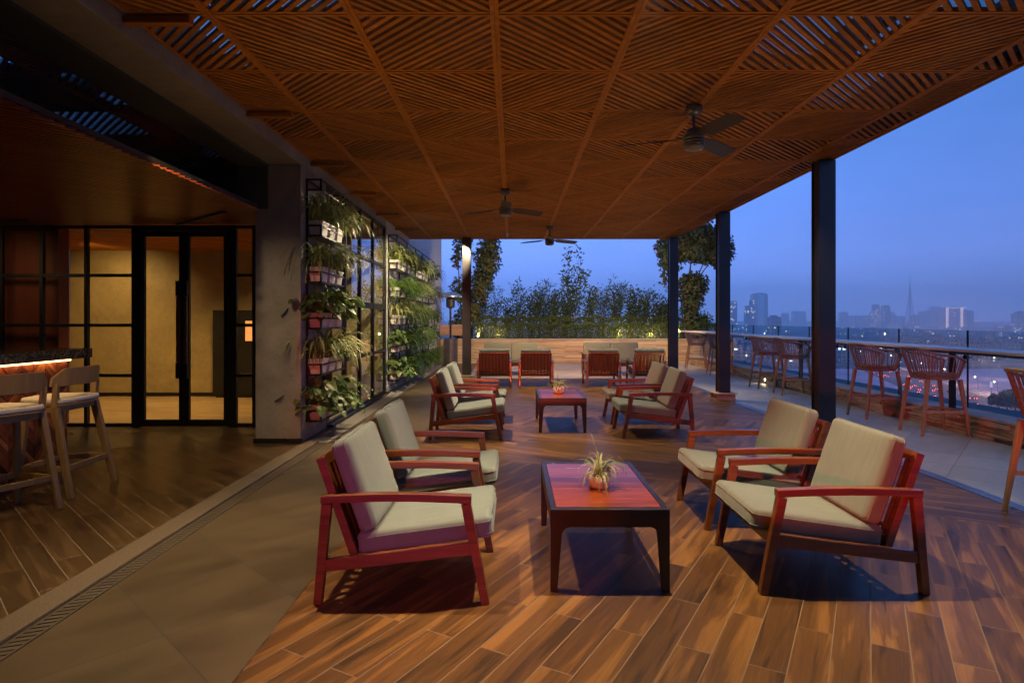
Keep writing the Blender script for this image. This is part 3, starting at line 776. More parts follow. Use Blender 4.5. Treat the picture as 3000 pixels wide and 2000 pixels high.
# ------------------------------------------------------------------ lounge chairs and sofas (face +Y, origin at floor centre)
def sub(a, b, t): return a + (b - a) * t
def lounge(name, label, cat, W, group, seats=1):
    """u = 0 rear foot ... .86 front foot along +Y, centred"""
    t = thing(name, label, cat, group=group); D0 = -.43
    A = W / 2 - .022
    fw = M['frame_wood']
    for s in (-1, 1):
        x = s * A
        mb = MB(); mb.bar((x, D0 + .0, 0), (x, D0 + .045, .512), .042, .042, (0, 1, 0), .042, .05); mb.build('leg', fw, t, bevel=.004)
        mb = MB(); mb.bar((x, D0 + .855, 0), (x, D0 + .755, .512), .042, .042, (0, 1, 0), .042, .05); mb.build('leg', fw, t, bevel=.004)
        # arm, slightly arched, as one beam with a crowned top
        mb = MB(); n = 10; base = []
        for i in range(n + 1):
            u = i / n; y = D0 + .018 + u * .765; z = .533 + .012 * math.sin(math.pi * u)
            base.append((y, z))
        for i in range(n):
            (ya, za), (yb, zb) = base[i], base[i + 1]
            mb.hexa([(x - .026, ya, za - .02), (x + .026, ya, za - .02), (x + .026, yb, zb - .02), (x - .026, yb, zb - .02),
                     (x - .026, ya, za + .02), (x + .026, ya, za + .02), (x + .026, yb, zb + .02), (x - .026, yb, zb + .02)])
        o = mb.build('armrest', fw, t); weld(o)
        bm = bmesh.new(); bm.from_mesh(o.data)
        # drop the inner faces left by joining the pieces
        seen = {}
        for f in bm.faces: seen.setdefault(tuple(sorted(v.index for v in f.verts)), []).append(f)
        bmesh.ops.delete(bm, geom=[f for q in seen.values() if len(q) > 1 for f in q], context='FACES_ONLY')
        bmesh.ops.recalc_face_normals(bm, faces=bm.faces); bm.to_mesh(o.data); bm.free()
        md = o.modifiers.new('bevel', 'BEVEL'); md.width = .004; md.segments = 2; md.limit_method = 'ANGLE'; md.angle_limit = R(50)
        mb = MB(); mb.bar((x - s * .003, D0 + .035, .195), (x - s * .003, D0 + .80, .285), .034, .062); mb.build('side_rail', fw, t, bevel=.003)
        mb = MB(); xi = x - s * .041
        mb.bar((xi, D0 + .18, .225), (xi, D0 + .0, .735), .038, .042, (0, 1, 0)); mb.build('back_post', fw, t, bevel=.003)
    B = A - .063
    def bp(f, off=0): return (D0 + .18 - .18 * f + off, .225 + .51 * f)
    mb = MB(); y, z = bp(.955); mb.bar((-B, y, z), (B, y, z), .026, .055, (0, -.33, 1)); mb.build('top_rail', fw, t, bevel=.003)
    mb = MB(); y, z = bp(.06); mb.bar((-B, y, z), (B, y, z), .026, .06, (0, -.33, 1)); y, z = bp(.2); mb.bar((-B, y + .0, z), (B, y + .0, z), .02, .025, (0, -.33, 1)); mb.build('bottom_rail', fw, t, bevel=.003)
    n = 8 if seats == 1 else 17
    sl = MB()
    for k in range(n):
        x = -B + (k + .5) * (2 * B) / n
        w_ = .034 if seats == 1 else .034
        x = -B + (k + .5) * 2 * B / n
        a, b_ = bp(.09), bp(.91)
        sl.bar((x, a[0] + .002, a[1]), (x, b_[0] + .002, b_[1]), w_, .016, (0, 1, 0))
    sl.build('back_slat', fw, t, bevel=.002)
    mb = MB(); mb.bar((-A + .022, D0 + .775, .268), (A - .022, D0 + .775, .268), .03, .065); mb.build('front_rail', fw, t, bevel=.003)
    mb = MB()
    for k in range(5): 
        u = .25 + k * .11; z = .215 + .09 * (u - .0) / .8 + .01
        mb.bar((-B, D0 + u, z), (B, D0 + u, z), .05, .014)
    mb.build('seat_slat', fw, t, bevel=.002)
    for k in range(seats):
        w_ = (2 * A - .052) / seats; cx = -A + .026 + w_ * (k + .5)
        o = rounded_box(w_ - .008, .70, .112, .028, .010, side=.003).build('seat_cushion', M['fabric'], t, smooth=True, fix=False); weld(o)
        o.location = (cx, D0 + .168 + .35 + .015, .333); o.rotation_euler = (math.atan2(.09, .765), 0, 0)
        for zz in (-.030, .030):
            pp = piping(w_ - .008, .70, .028, zz, o)
        o2 = rounded_box(w_ - .012, .098, .485, .030, 0, side=.008).build('back_cushion', M['fabric'], t, smooth=True, fix=False); weld(o2)
        o2.location = (cx, D0 + .165, .588); o2.rotation_euler = (math.atan2(.175, .51) , 0, 0)
        o2.rotation_euler = (R(18.5), 0, 0)
        piping_v(w_ - .012, .485, .030, -.0, o2)
    return t
def rr_loop(a, b, r, n=5):
    pts = []
    for (sx, sy, a0) in ((1, 1, 0), (-1, 1, 90), (-1, -1, 180), (1, -1, 270)):
        for i in range(n + 1):
            q = R(a0 + 90 * i / n); pts.append((sx * (a - r) + r * math.cos(q), sy * (b - r) + r * math.sin(q)))
    return pts
def piping(w, d, r, z, par):
    mb = MB(); e = .0015
    k = math.sqrt(max(0, 1 - (abs(z) - (.056 - r)) ** 2 / r ** 2)) if abs(z) > .056 - r else 1
    a, b = w / 2 - r + r * k + e, d / 2 - r + r * k + e
    mb.tube([(x, y, z) for x, y in rr_loop(a, b, r * k)], .0032, 5, closed=True); return mb.build('piping', M['fabric'], par, smooth=True)
def piping_v(w, h, r, y, par):
    for yy in (-.026, .026):
        mb = MB(); k = math.sqrt(1 - ((abs(yy) - (.049 - r)) / r) ** 2) if abs(yy) > .049 - r else 1
        a, b = w / 2 - r + r * k + .001, h / 2 - r + r * k + .001
        mb.tube([(x, yy, z) for x, z in rr_loop(a, b, r * k)], .0032, 5, closed=True); mb.build('piping', M['fabric'], par, smooth=True)

G = 'wooden lounge armchairs around the coffee tables'
proto = lounge('lounge_chair', '', 'armchair', .745, G)
RT, LT = -R(90), R(90)   # facing +x / -x
spots = [
    (-.56, 3.505, RT, 'nearest armchair on the plant wall side, red frame and grey green cushions, near table'),
    (-.57, 4.545, RT, 'plant side armchair at the near coffee table, partly hidden behind the nearest chair'),
    (1.75, 3.615, LT, 'nearest armchair on the railing side with red arms, front half of the near coffee table'),
    (1.77, 4.605, LT, 'railing side armchair partly hidden behind the nearest railing side chair, below the near column'),
    (-.556, 7.765, RT, 'plant side armchair of the second seating group, the one in front'),
    (-.546, 8.865, RT, 'plant side armchair of the second seating group, the one partly hidden and farther off'),
    (1.776, 7.85, LT, 'railing side armchair of the second seating group, the one in front'),
    (1.795, 8.86, LT, 'railing side armchair of the second seating group, the one partly hidden and farther off'),
    (-.38, 13.55, 0, 'slat backed armchair seen from behind, next to the inner pergola column'),
    (.515, 13.55, 0, 'slat backed armchair seen from behind, second from the inner pergola column'),
    (1.955, 13.55, 0, 'slat backed armchair seen from behind, third from the inner pergola column'),
    (2.945, 13.55, 0, 'slat backed armchair seen from behind, next to the far corner column'),
]
for i, (x, y, rz, lab) in enumerate(spots):
    o = proto if i == 0 else copy_tree(proto)
    o['label'] = lab; o.location = (x, y, 0); o.rotation_euler = (0, 0, rz)
    jr = random.Random(600 + i)
    for c_ in kids(o):
        if 'cushion' in c_.name:      # no two are sat in alike
            c_.rotation_euler.x += jr.uniform(-.025, .02); c_.rotation_euler.z += jr.uniform(-.022, .022)
            c_.location.x += jr.uniform(-.006, .006); c_.location.y += jr.uniform(-.004, .008)
so = lounge('sofa', 'two seat sofa before the planter, behind the slatted chairs on the plant wall side', 'sofa', 1.56, 'two seat sofas in front of the stone planter', 2)
so.location = (-.02, 16.3, 0); so.rotation_euler = (0, 0, R(180))
copy_tree(so, 'two seat sofa before the planter, behind the slatted chairs on the railing side', (2.66, 16.3, 0), R(180))

# ------------------------------------------------------------------ coffee tables
def coffee(name, label, x0, x1, y0, y1, group):
    w, d, h = (x1 - x0), (y1 - y0), .44
    t = thing(name, label, 'coffee table', ((x0 + x1) / 2, (y0 + y1) / 2, 0), 0, group)
    a, b = w / 2, d / 2; td = M['table_dark']
    # end frames: apron and curved corners and tapered legs in one outline
    def outline(L):
        pts = [(-L, h), (-L, 0), (-L + .036, 0), (-L + .060, h - .145)]
        for i in range(1, 7): q = R(180 - 90 * i / 6); pts.append((-L + .060 + .045 + .045 * math.cos(q), h - .145 + .05 * math.sin(q) + .0))
        r = [(-x, z) for x, z in pts[::-1]]
        return pts + r
    for s in (-1, 1):
        mb = MB(); mb.prism(outline(a), 'y', s * b - (.05 if s > 0 else 0), s * b + (.05 if s < 0 else 0)); mb.build('end_frame', td, t, bevel=.003)
        mb = MB(); mb.box(s * a - (.032 if s > 0 else 0), s * a + (.032 if s < 0 else 0), -b + .051, b - .051, h - .085, h); mb.build('apron', td, t, bevel=.003)
    mb = MB(); n = 8; L = 2 * b - .10 - .004; 
    for k in range(n):
        ya = -b + .052 + L * k / n; mb.box(-a + .034, a - .034, ya + .0004, ya + L / n - .0004, h - .03, h - .002)
    mb.build('tabletop', M['table_boards'], t, bevel=.0006, seg=1)
    return t
GT = 'low coffee tables with red timber tops'
coffee('coffee_table', 'low dark framed coffee table with glossy red plank top, nearest the camera', .205, .84, 3.28, 4.38, GT)
coffee('coffee_table', 'low dark framed coffee table with red plank top in the second seating group', .345, .955, 7.9, 9.04, GT)

# ------------------------------------------------------------------ rope bar stools (face +X)
def rope_stool(label):
    t = thing('rope_stool', label, 'bar stool', group='rope backed bar stools along the glass rail')
    wd = M['rope_stool_wood']
    for sx, sy in ((1, 1), (1, -1), (-1, 1), (-1, -1)):
        mb = MB(); mb.bar((sx * .295, sy * .225, 0), (sx * .20, sy * .185, .70), .030, .030, (0, 1, 0), .046, .046); mb.build('leg', wd, t, bevel=.006)
    fr = MB(); zf = .30; k = zf / .70; fx, fy = .295 - .095 * k, .225 - .04 * k
    fr.bar((fx, -fy, zf), (fx, fy, zf), .018, .034); fr.bar((-fx, -fy, zf), (fx, -fy, zf), .018, .034); fr.bar((-fx, fy, zf), (fx, fy, zf), .018, .034)
    fr.build('footrest', wd, t, bevel=.003)
    def P(th, f):
        c, s = math.cos(th), math.sin(th)
        def se(q, p): return math.copysign(abs(q) ** p, q)
        rx, ry = sub(.225, .315, f), sub(.225, .285, f)
        x, y = rx * se(c, .65), ry * se(s, .65)
        ba = (1 - c) / 2               # 0 front, 1 back
        zt = sub(.905, 1.085, min(1, ba ** .9)); z = sub(.715, zt, f)
        x += -.02 * f
        return (x, y, z)
    th0 = R(32)
    ths = [th0 + (2 * math.pi - 2 * th0) * i / 36 for i in range(37)]
    se_ = MB(); se_.prism([P(2 * math.pi * i / 40, 0)[:2] for i in range(40)], 'z', .695, .735); se_.build('seat', M['rope'], t, bevel=.012, seg=3)
    cu = MB(); pts = [P(2 * math.pi * i / 40, 0) for i in range(40)]; cu.prism([(p[0] * .93, p[1] * .93) for p in pts], 'z', .737, .775); cu.build('seat_pad', M['rope'], t, bevel=.015, seg=3)
    rim = MB(); rp = [P(a, 1) for a in ths]
    front = lambda a: [P(a, f) for f in (0, .35, .7, .9)]
    rim.tube(front(ths[0]) + rp + front(ths[-1])[::-1], .0145, 8); rim.build('rim', M['rope'], t, smooth=True)
    ro = MB()
    for i, a in enumerate(ths[1:-1]):
        p, q = P(a, .0), P(a, 1); m_ = P(a, .5)
        tang = Vector((-math.sin(a), math.cos(a), 0))
        ro.bar(p, m_, .013, .010, Vector((math.cos(a), math.sin(a), .2))); ro.bar(m_, q, .013, .010, Vector((math.cos(a), math.sin(a), .2)))
    ro.build('backrest', M['rope'], t)
    return t
rs = [(5.37, 7.86, 0, 'rope backed bar stool at the counter shelf, complete and largest, right of the near column'),
      (5.40, 9.16, R(4), 'rope backed bar stool at the counter shelf, just beyond the near column'),
      (5.42, 11.9, R(-3), 'rope backed bar stool between the near and middle columns, the closer of two'),
      (5.42, 13.1, R(2), 'rope backed bar stool between the near and middle columns, the farther of two'),
      (5.42, 16.1, R(-6), 'rope backed bar stool half hidden behind the middle column'),
      (5.36, 17.95, R(-10), 'pale lit rope backed bar stool farthest away, near the stone planter'),
      (3.96, 4.38, R(-12), 'rope backed bar stool cut off by the picture edge, pulled out onto the deck')]
st = None
for i, (x, y, rz, lab) in enumerate(rs):
    if i == 0: st = o = rope_stool(lab)
    else: o = copy_tree(st, lab)
    o.location = (x, y, 0); o.rotation_euler = (0, 0, rz)

# ------------------------------------------------------------------ wooden bar stools (face -X)
def bar_stool(label):
    t = thing('bar_stool', label, 'bar stool', group='wooden bar stools at the bar counter'); wd = M['bar_stool_wood']
    for sy in (-1, 1):
        # rear leg runs on above the seat as back post
        mb = MB(); f, m_, tp = (.245, sy * .275, 0), (.085, sy * .235, .74), (.085 + .02, sy * .245, .93)
        mb.bar(f, m_, .038, .044, (1, 0, 0), .046, .062); mb.bar((m_[0], m_[1], m_[2] - .004), tp, .040, .050, (1, 0, 0), .034, .036)
        mb.build('leg', wd, t, bevel=.006)
        mb = MB(); mb.bar((-.235, sy * .235, 0), (-.17, sy * .20, .73), .036, .040, (1, 0, 0), .044, .05); mb.build('leg', wd, t, bevel=.006)
    br = MB(); z1 = .24
    br.bar((.19, -.26, z1), (.19, .26, z1), .02, .045); br.bar((-.21, -.22, .23), (-.21, .22, .23), .02, .045)
    for sy in (-1, 1): br.bar((-.21, sy * .222, .23), (.19, sy * .262, .24), .02, .045)
    br.build('footrest', wd, t, bevel=.003)
    mb = MB(); mb.bar((-.17, -.19, .715), (-.17, .19, .715), .03, .05); mb.bar((.09, -.22, .715), (.09, .22, .715), .03, .05)
    for sy in (-1, 1): mb.bar((-.17, sy * .195, .715), (.09, sy * .225, .715), .03, .05)
    mb.build('seat_frame', wd, t, bevel=.003)
    # seat board + cushion: rounded trapezoid
    def rp(sc): 
        pts = []
        for i in range(48):
            a = 2 * math.pi * i / 48; c, s = math.cos(a), math.sin(a)
            x = .215 * math.copysign(abs(c) ** .42, c); y = .235 * math.copysign(abs(s) ** .42, s) * (1 + .12 * x / .2)
            pts.append((x * sc - .05, y * sc))
        return pts
    mb = MB(); mb.prism(rp(.985), 'z', .742, .757); mb.build('seat_board', wd, t, bevel=.004)
    mb = MB(); mb.prism(rp(1.0), 'z', .759, .802); mb.build('seat_cushion', M['white_cushion'], t, bevel=.016, seg=4)
    # backrest: bent board, tall in the middle, sweeping down into the posts
    mb = MB(); n = 22; th = .022
    prev = None
    for i in range(n + 1):
        u = -1 + 2 * i / n; y = u * .272; x = .155 - .060 * u * u - (.03 * u ** 8)
        e = max(0, (abs(u) - .72) / .28)
        hi = .995 + .055 - .075 * e ** 1.3; lo = .905 - .0 * e
        hi = max(hi, lo + .03)
        nx = 1; dx = .17 * u
        L = math.hypot(1, dx); nx, ny = 1 / L, dx / L
        ring = [(x, y, lo), (x + th * nx, y + th * ny, lo), (x + th * nx + .012, y + th * ny, hi), (x + .012, y, hi)]
        if prev: mb.hexa([prev[0], prev[1], ring[1], ring[0], prev[3], prev[2], ring[2], ring[3]])
        prev = ring
    o = mb.build('backrest', wd, t); weld(o)
    bm = bmesh.new(); bm.from_mesh(o.data); seen = {}
    for f in bm.faces: seen.setdefault(tuple(sorted(v.index for v in f.verts)), []).append(f)
    bmesh.ops.delete(bm, geom=[f for q in seen.values() if len(q) > 1 for f in q], context='FACES_ONLY')
    bmesh.ops.recalc_face_normals(bm, faces=bm.faces); bm.to_mesh(o.data); bm.free()
    for p in o.data.polygons: p.use_smooth = False
    return t
bs = bar_stool('wooden bar stool with white seat pad, all four legs in view, by the bar end')
bs.location = (-3.80, 5.25, 0)
copy_tree(bs, 'wooden bar stool with white seat pad, cut off by the picture edge', (-3.79, 4.56, 0), R(-24))

# ------------------------------------------------------------------ ceiling fans
def fan(label):
    t = thing('ceiling_fan', label, 'fan', group='three bladed fans under the pergola ceiling')
    mb = MB(); mb.lathe([(.075, 0), (.078, -.03), (.066, -.06), (.045, -.085), (.02, -.09)], 28); mb.build('canopy', M['fan_body'], t, smooth=True)
    mb = MB(); mb.lathe([(.0125, -.085), (.0125, -.19), (.022, -.192), (.03, -.21)], 16); mb.build('rod', M['fan_body'], t, smooth=True)
    mb = MB()
    mb.lathe([(.03, -.2), (.062, -.21), (.066, -.255), (.088, -.262), (.093, -.275), (.093, -.297), (.087, -.3), (.087, -.304), (.093, -.307), (.093, -.325), (.087, -.328), (.087, -.332), (.093, -.335), (.093, -.352)], 32)
    o = mb.build('motor', M['fan_body'], t, smooth=True); 
    mb = MB(); mb.lathe([(.089, -.3525), (.089, -.375), (.075, -.392), (.04, -.402), (.005, -.404)], 28); mb.build('light_bowl', M['fan_glass'], t, smooth=True)
    for k in range(3):
        a = 2 * math.pi * k / 3; ca, sa = math.cos(a), math.sin(a)
        def P(r, w, z): return (r * ca - w * sa, r * sa + w * ca, z)
        mb = MB(); th = .006
        prof = [(.085, -.022, .022, -.285, 0), (.15, -.05, .05, -.288, -.2), (.21, -.068, .068, -.296, -.34), (.45, -.070, .072, -.30, -.32), (.64, -.066, .076, -.303, -.30), (.67, -.03, .072, -.303, -.30)]
        for q in range(len(prof) - 1):
            A, B = prof[q], prof[q + 1]
            def ring(p): 
                r, w0, w1, z, tw = p; return [P(r, w0, z + w0 * tw), P(r, w1, z + w1 * tw), P(r, w1, z + w1 * tw + th), P(r, w0, z + w0 * tw + th)]
            ra, rb = ring(A), ring(B)
            mb.hexa([ra[0], ra[1], rb[1], rb[0], ra[3], ra[2], rb[2], rb[3]])
        mb.build('blade', M['fan_blade'], t)
    return t
f0 = fan('ceiling fan nearest the camera, on the railing side of the pergola')
f0.location = (1.65, 5.6, CEIL - .012); f0.rotation_euler = (0, 0, R(43))
copy_tree(f0, 'ceiling fan in the middle of the pergola ceiling, second in distance', (-.10, 9.2, CEIL - .012), R(32))
copy_tree(f0, 'ceiling fan farthest from the camera, against the sky', (.78, 12.8, CEIL - .012), R(28))

# ------------------------------------------------------------------ patio heater
t = thing('patio_heater', 'mushroom shaped patio gas heater beside the inner pergola column', 'heater', (-1.95, 19.55, 0))
mb = MB(); mb.lathe([(.26, 0), (.26, .03), (.25, .05)], 28); mb.build('foot', M['heater_metal'], t, smooth=False)
mb = MB(); mb.lathe([(.215, .052), (.225, .06), (.225, .84), (.21, .86), (.05, .868)], 28); mb.build('housing', M['heater_metal'], t, smooth=False, bevel=.004)
mb = MB(); mb.lathe([(.034, .868), (.034, 1.76), (.045, 1.765), (.045, 1.80)], 16); mb.build('pole', M['heater_metal'], t, smooth=True)
mb = MB(); mb.lathe([(.06, 1.80), (.13, 1.83), (.14, 1.86), (.14, 2.10), (.10, 2.13), (.03, 2.17)], 24); mb.build('burner', M['roof_steel'], t)
mb = MB(); mb.lathe([(.40, 2.14), (.41, 2.15), (.30, 2.24), (.14, 2.30), (.02, 2.33)], 32); mb.lathe([(.385, 2.141), (.29, 2.225), (.13, 2.285), (.02, 2.31)], 32); mb.build('hood', M['heater_hood'], t, smooth=True)
# ------------------------------------------------------------------ foliage builders
def ribbon(mb, pts, ws, side, mi=0, fold=.0):
    """leaf strip along pts with half widths ws; one island"""
    b = len(mb.v); n = len(pts)
    for p, w in zip(pts, ws):
        mb.v.append((p[0] - side[0] * w, p[1] - side[1] * w, p[2] - side[2] * w)); mb.v.append((p[0] + side[0] * w, p[1] + side[1] * w, p[2] + side[2] * w))
    for i in range(n - 1):
        mb.f.append((b + 2 * i, b + 2 * i + 1, b + 2 * i + 3, b + 2 * i + 2)); mb.m.append(mi)
def arch(mb, base, az, L, w, rise, rng, n=6, droop=1.0, mi=0):
    """arching strap leaf: starts steep, bends over"""
    d = (math.cos(az), math.sin(az)); pts = []; ws = []
    x = z = 0; a = rise; st = L / n
    for i in range(n + 1):
        pts.append((base[0] + d[0] * x, base[1] + d[1] * x, base[2] + z)); u = i / n
        ws.append(w * (.55 + .9 * u) * (1 - u) ** .6 if u < 1 else w * .05)
        x += st * math.cos(a); z += st * math.sin(a); a -= droop * (1.2 + 1.6 * u) / n * 1.6
        a = max(a, -1.35)
    tw = rng.uniform(-.35, .35)
    ribbon(mb, pts, ws, (-d[1] * math.cos(tw), d[0] * math.cos(tw), math.sin(tw)), mi)
def leafquad(mb, p, d, nrm, L, w, mi=0):
    """pointed leaf, folded along its midrib: 6 points, one island"""
    d = Vector(d).normalized(); s = d.cross(Vector(nrm))
    if s.length < 1e-3: s = d.cross(Vector((.3, .5, .8)))
    s.normalize(); u = s.cross(d)
    p = Vector(p); b = len(mb.v)
    for q in (p, p + d * L * .35 + s * w + u * w * .35, p + d * L * .75 + s * w * .62 - u * L * .04, p + d * L - u * L * .14, p + d * L * .75 - s * w * .62 - u * L * .04, p + d * L * .35 - s * w + u * w * .35, p + d * L * .5):
        mb.v.append(tuple(q))
    for f in ((0, 1, 6), (1, 2, 6), (2, 3, 6), (3, 4, 6), (4, 5, 6), (5, 0, 6)): mb.f.append(tuple(b + i for i in f)); mb.m.append(mi)
def small_leaf(mb, p, d, s, L, w, mi=0):
    b = len(mb.v); p = Vector(p); d = Vector(d); s = Vector(s)
    for q in (p, p + d * L * .45 + s * w, p + d * L, p + d * L * .45 - s * w): mb.v.append(tuple(q))
    mb.f.append((b, b + 1, b + 2, b + 3)); mb.m.append(mi)
def rdir(rng, zlo=-1, zhi=1):
    z = rng.uniform(zlo, zhi); a = rng.uniform(0, 2 * math.pi); r = math.sqrt(max(0, 1 - z * z)); return Vector((r * math.cos(a), r * math.sin(a), z))

def spider(rng, n=60, L=(.25, .45), w=.009, sy=.09):
    mb = MB()
    for _ in range(n):
        b = (rng.uniform(-.04, .04), rng.uniform(-sy, sy), .17)
        arch(mb, b, rng.uniform(0, 2 * math.pi), rng.uniform(*L), w * rng.uniform(.7, 1.2), rng.uniform(.7, 1.5), rng, 7, rng.uniform(.7, 1.25))
    return mb
def fern(rng, n=26, L=(.25, .45)):
    mb = MB()
    for _ in range(n):
        az = rng.uniform(0, 2 * math.pi); d = Vector((math.cos(az), math.sin(az), 0)); l = rng.uniform(*L); a = rng.uniform(.5, 1.4); N_ = 13
        p = Vector((rng.uniform(-.03, .03), rng.uniform(-.08, .08), .17)); pts = [p.copy()]
        dr = rng.uniform(1.5, 2.8)
        for i in range(N_):
            dv = d * math.cos(a) + Vector((0, 0, math.sin(a))); p = p + dv * l / N_; pts.append(p.copy()); a -= dr / N_
            s = Vector((-d.y, d.x, 0)); u = i / N_; ll = .085 * math.sin(math.pi * min(1, .15 + u * .85)) + .008
            for sg in (-1, 1):
                dd = (s * sg + dv * .45 + Vector((0, 0, -.15))).normalized(); small_leaf(mb, p, dd, dv, ll, .0095)
        ribbon(mb, pts, [.0022] * len(pts), (-d.y, d.x, 0))
    return mb
def broad(rng, n=46, size=(.06, .11), spread=.16):
    mb = MB()
    for _ in range(n):
        d = rdir(rng, -.35, 1); r = rng.uniform(.35, 1) * spread
        c = Vector((0, rng.uniform(-.07, .07), .22)); p = c + Vector((d.x * r * 1.15, d.y * r * 1.15, d.z * r * 1.0 + .03))
        ribbon(mb, [(0, c.y * .5, .17), tuple((Vector((0, c.y * .5, .17)) + p) / 2 + Vector((0, 0, .03))), tuple(p)], [.002] * 3, (-d.y, d.x, 0))
        hd = Vector((d.x, d.y, -rng.uniform(.1, .9))).normalized(); L = rng.uniform(*size)
        leafquad(mb, p, hd, (d.x * .4 + rng.uniform(-.3, .3), d.y * .4 + rng.uniform(-.3, .3), 1), L, L * .42)
    return mb
def feathery(rng, n=120, L=(.18, .42)):
    mb = MB()
    for _ in range(n):
        az = rng.uniform(0, 2 * math.pi); d = Vector((math.cos(az), math.sin(az), 0)); l = rng.uniform(*L); a = rng.uniform(.2, 1.45); dr = rng.uniform(1.4, 3)
        p = Vector((rng.uniform(-.05, .05), rng.uniform(-.09, .09), .17)); N_ = 7
        for i in range(N_):
            dv = d * math.cos(a) + Vector((0, 0, math.sin(a))); p2 = p + dv * l / N_; a -= dr / N_
            for _k in range(3):
                q = rdir(rng); q = (q + dv * 1.1).normalized(); small_leaf(mb, p + (p2 - p) * rng.random(), q, q.cross(Vector((.2, .7, .5))).normalized(), rng.uniform(.035, .07), .0058)
            p = p2
    return mb

def potbuild(rng):
    mb = MB(); a, b_, c, d, h = .068, .105, .088, .128, .185
    mb.hexa([(-a, -b_, 0), (a, -b_, 0), (a, b_, 0), (-a, b_, 0), (-c, -d, h), (c, -d, h), (c, d, h), (-c, d, h)])
    c2, d2 = c + .006, d + .006
    mb.box(-c2, c2, -d2, -d2 + .012, h - .022, h + .004); mb.box(-c2, c2, d2 - .012, d2, h - .022, h + .004)
    mb.box(-c2, -c2 + .012, -d2 + .012, d2 - .012, h - .022, h + .004); mb.box(c2 - .012, c2, -d2 + .012, d2 - .012, h - .022, h + .004)
    return mb
rng = random.Random(21)
kinds = {'spider': ('arching spider plant', 'spider_leaf'), 'pale': ('pale striped spider plant', 'pale_spider_leaf'), 'fern': ('bright green fern', 'fern_leaf'),
         'broad': ('broad leaved plant', 'broad_leaf'), 'feather': ('feathery green plant', 'fern_leaf')}
PP = {}
def make_pot(kind, var):
    t = thing('potted_plant', '', 'potted plant', group='potted plants on the wall racks')
    r = random.Random(hash((kind, var)) % 1000 if False else {'spider': 1, 'pale': 2, 'fern': 3, 'broad': 4, 'feather': 5}[kind] * 10 + var)
    potbuild(r).build('pot', M['white_pot'], t, bevel=.004)
    s = MB(); s.box(-.08, .08, -.118, .118, .155, .168); s.build('soil', M['soil'], t)
    f = {'spider': lambda: spider(r, 120, (.42, .80), .0145), 'pale': lambda: spider(r, 115, (.44, .80), .016), 'fern': lambda: fern(r, 40, (.40, .70)), 'broad': lambda: broad(r, 95, (.10, .17), .33), 'feather': lambda: feathery(r, 190, (.28, .56))}[kind]()
    f.build('foliage', M[kinds[kind][1]], t, fix=False, smooth=False)
    return t
used = {}
def place_pot(kind, var, loc, rz, label, sc=1.0):
    k = (kind, var)
    if k not in used: o = make_pot(kind, var); used[k] = o
    else: o = copy_tree(used[k])
    o['label'] = label; o.location = loc; o.rotation_euler = (0, 0, rz); o.scale = (1, 1, 1)
    return o

TIERS = [.226 + .557 * k for k in range(5)]
TN = ['bottom', 'second lowest', 'middle', 'second highest', 'top']
def rack(name, label, y0, y1, nposts):
    t = thing('plant_rack', label, 'rack', (-2.38, (y0 + y1) / 2, 0))
    xa, xb = -2.475, -2.285; s = .011
    for i in range(nposts):
        y = y0 + (y1 - y0) * i / (nposts - 1)
        mb = MB(); mb.box(xa, xa + .024, y - s, y + s, .215, 3.14)
        rel(mb.build('upright', M['black_steel'], t), t)
    for z in TIERS + [3.005]:
        mb = MB()
        for zz in (z, z + .122):
            mb.box(xb - .02, xb - .002, y0 + s, y1 - s, zz - .0105, zz + .0105)
            for y in (y0, y1): mb.box(xa + .024, xb - .022, y - s * .9, y + s * .9, zz - .0105, zz + .0105)
            if nposts > 2:
                for i in range(1, nposts - 1):
                    y = y0 + (y1 - y0) * i / (nposts - 1); mb.box(xa + .024, xb - .022, y - s * .9, y + s * .9, zz - .0105, zz + .0105) if zz == z else None
        for i in range(nposts):
            y = y0 + (y1 - y0) * i / (nposts - 1); mb.box(xb - .022, xb, y - s, y + s, z - .012, z + .134)
        if z < 3:
            for q in range(3): mb.box(xa + .045 + .05 * q, xa + .06 + .05 * q, y0 + s, y1 - s, z - .018, z - .011)
        else: mb.box(xa + .002, xa + .02, y0 + s, y1 - s, z + .1115, z + .1325)
        rel(mb.build('shelf', M['black_steel'], t), t)
    return t
rack('plant_rack', 'black wire rack of potted plants on the concrete column, nearer the camera', 7.42, 8.40, 2)
rack('plant_rack', 'long black wire rack of potted plants along the white wall', 12.32, 18.2, 6)
near = [['broad', 'broad', 'fern'], ['spider', 'spider', 'pale'], ['broad', 'broad', 'broad'], ['spider', 'pale', 'pale'], ['spider', 'spider', 'pale']]
NW = ['nearest the camera', 'in the middle', 'beside the window']
for k, row in enumerate(near):
    for i, kd in enumerate(row):
        place_pot(kd, (k + i) % 3, (-2.375, 7.58 + .33 * i, TIERS[k]), 0 if i % 2 else math.pi, f'{kinds[kd][0]} in white pot, near rack, {TN[k]} shelf, {NW[i]}')
far = [['broad', 'feather', 'fern', 'broad', 'feather', 'fern', 'feather', 'fern', 'feather', 'feather'],
       ['broad', 'fern', 'feather', 'broad', 'fern', 'spider', 'feather', 'fern', 'broad', 'fern'],
       ['pale', 'spider', 'feather', 'spider', 'pale', 'feather', 'spider', 'fern', 'spider', 'feather'],
       ['fern', 'feather', 'feather', 'fern', 'spider', 'pale', 'spider', 'pale', 'spider', 'pale'],
       ['spider', 'spider', 'spider', 'broad', 'spider', 'pale', 'pale', 'spider', 'broad', 'spider']]
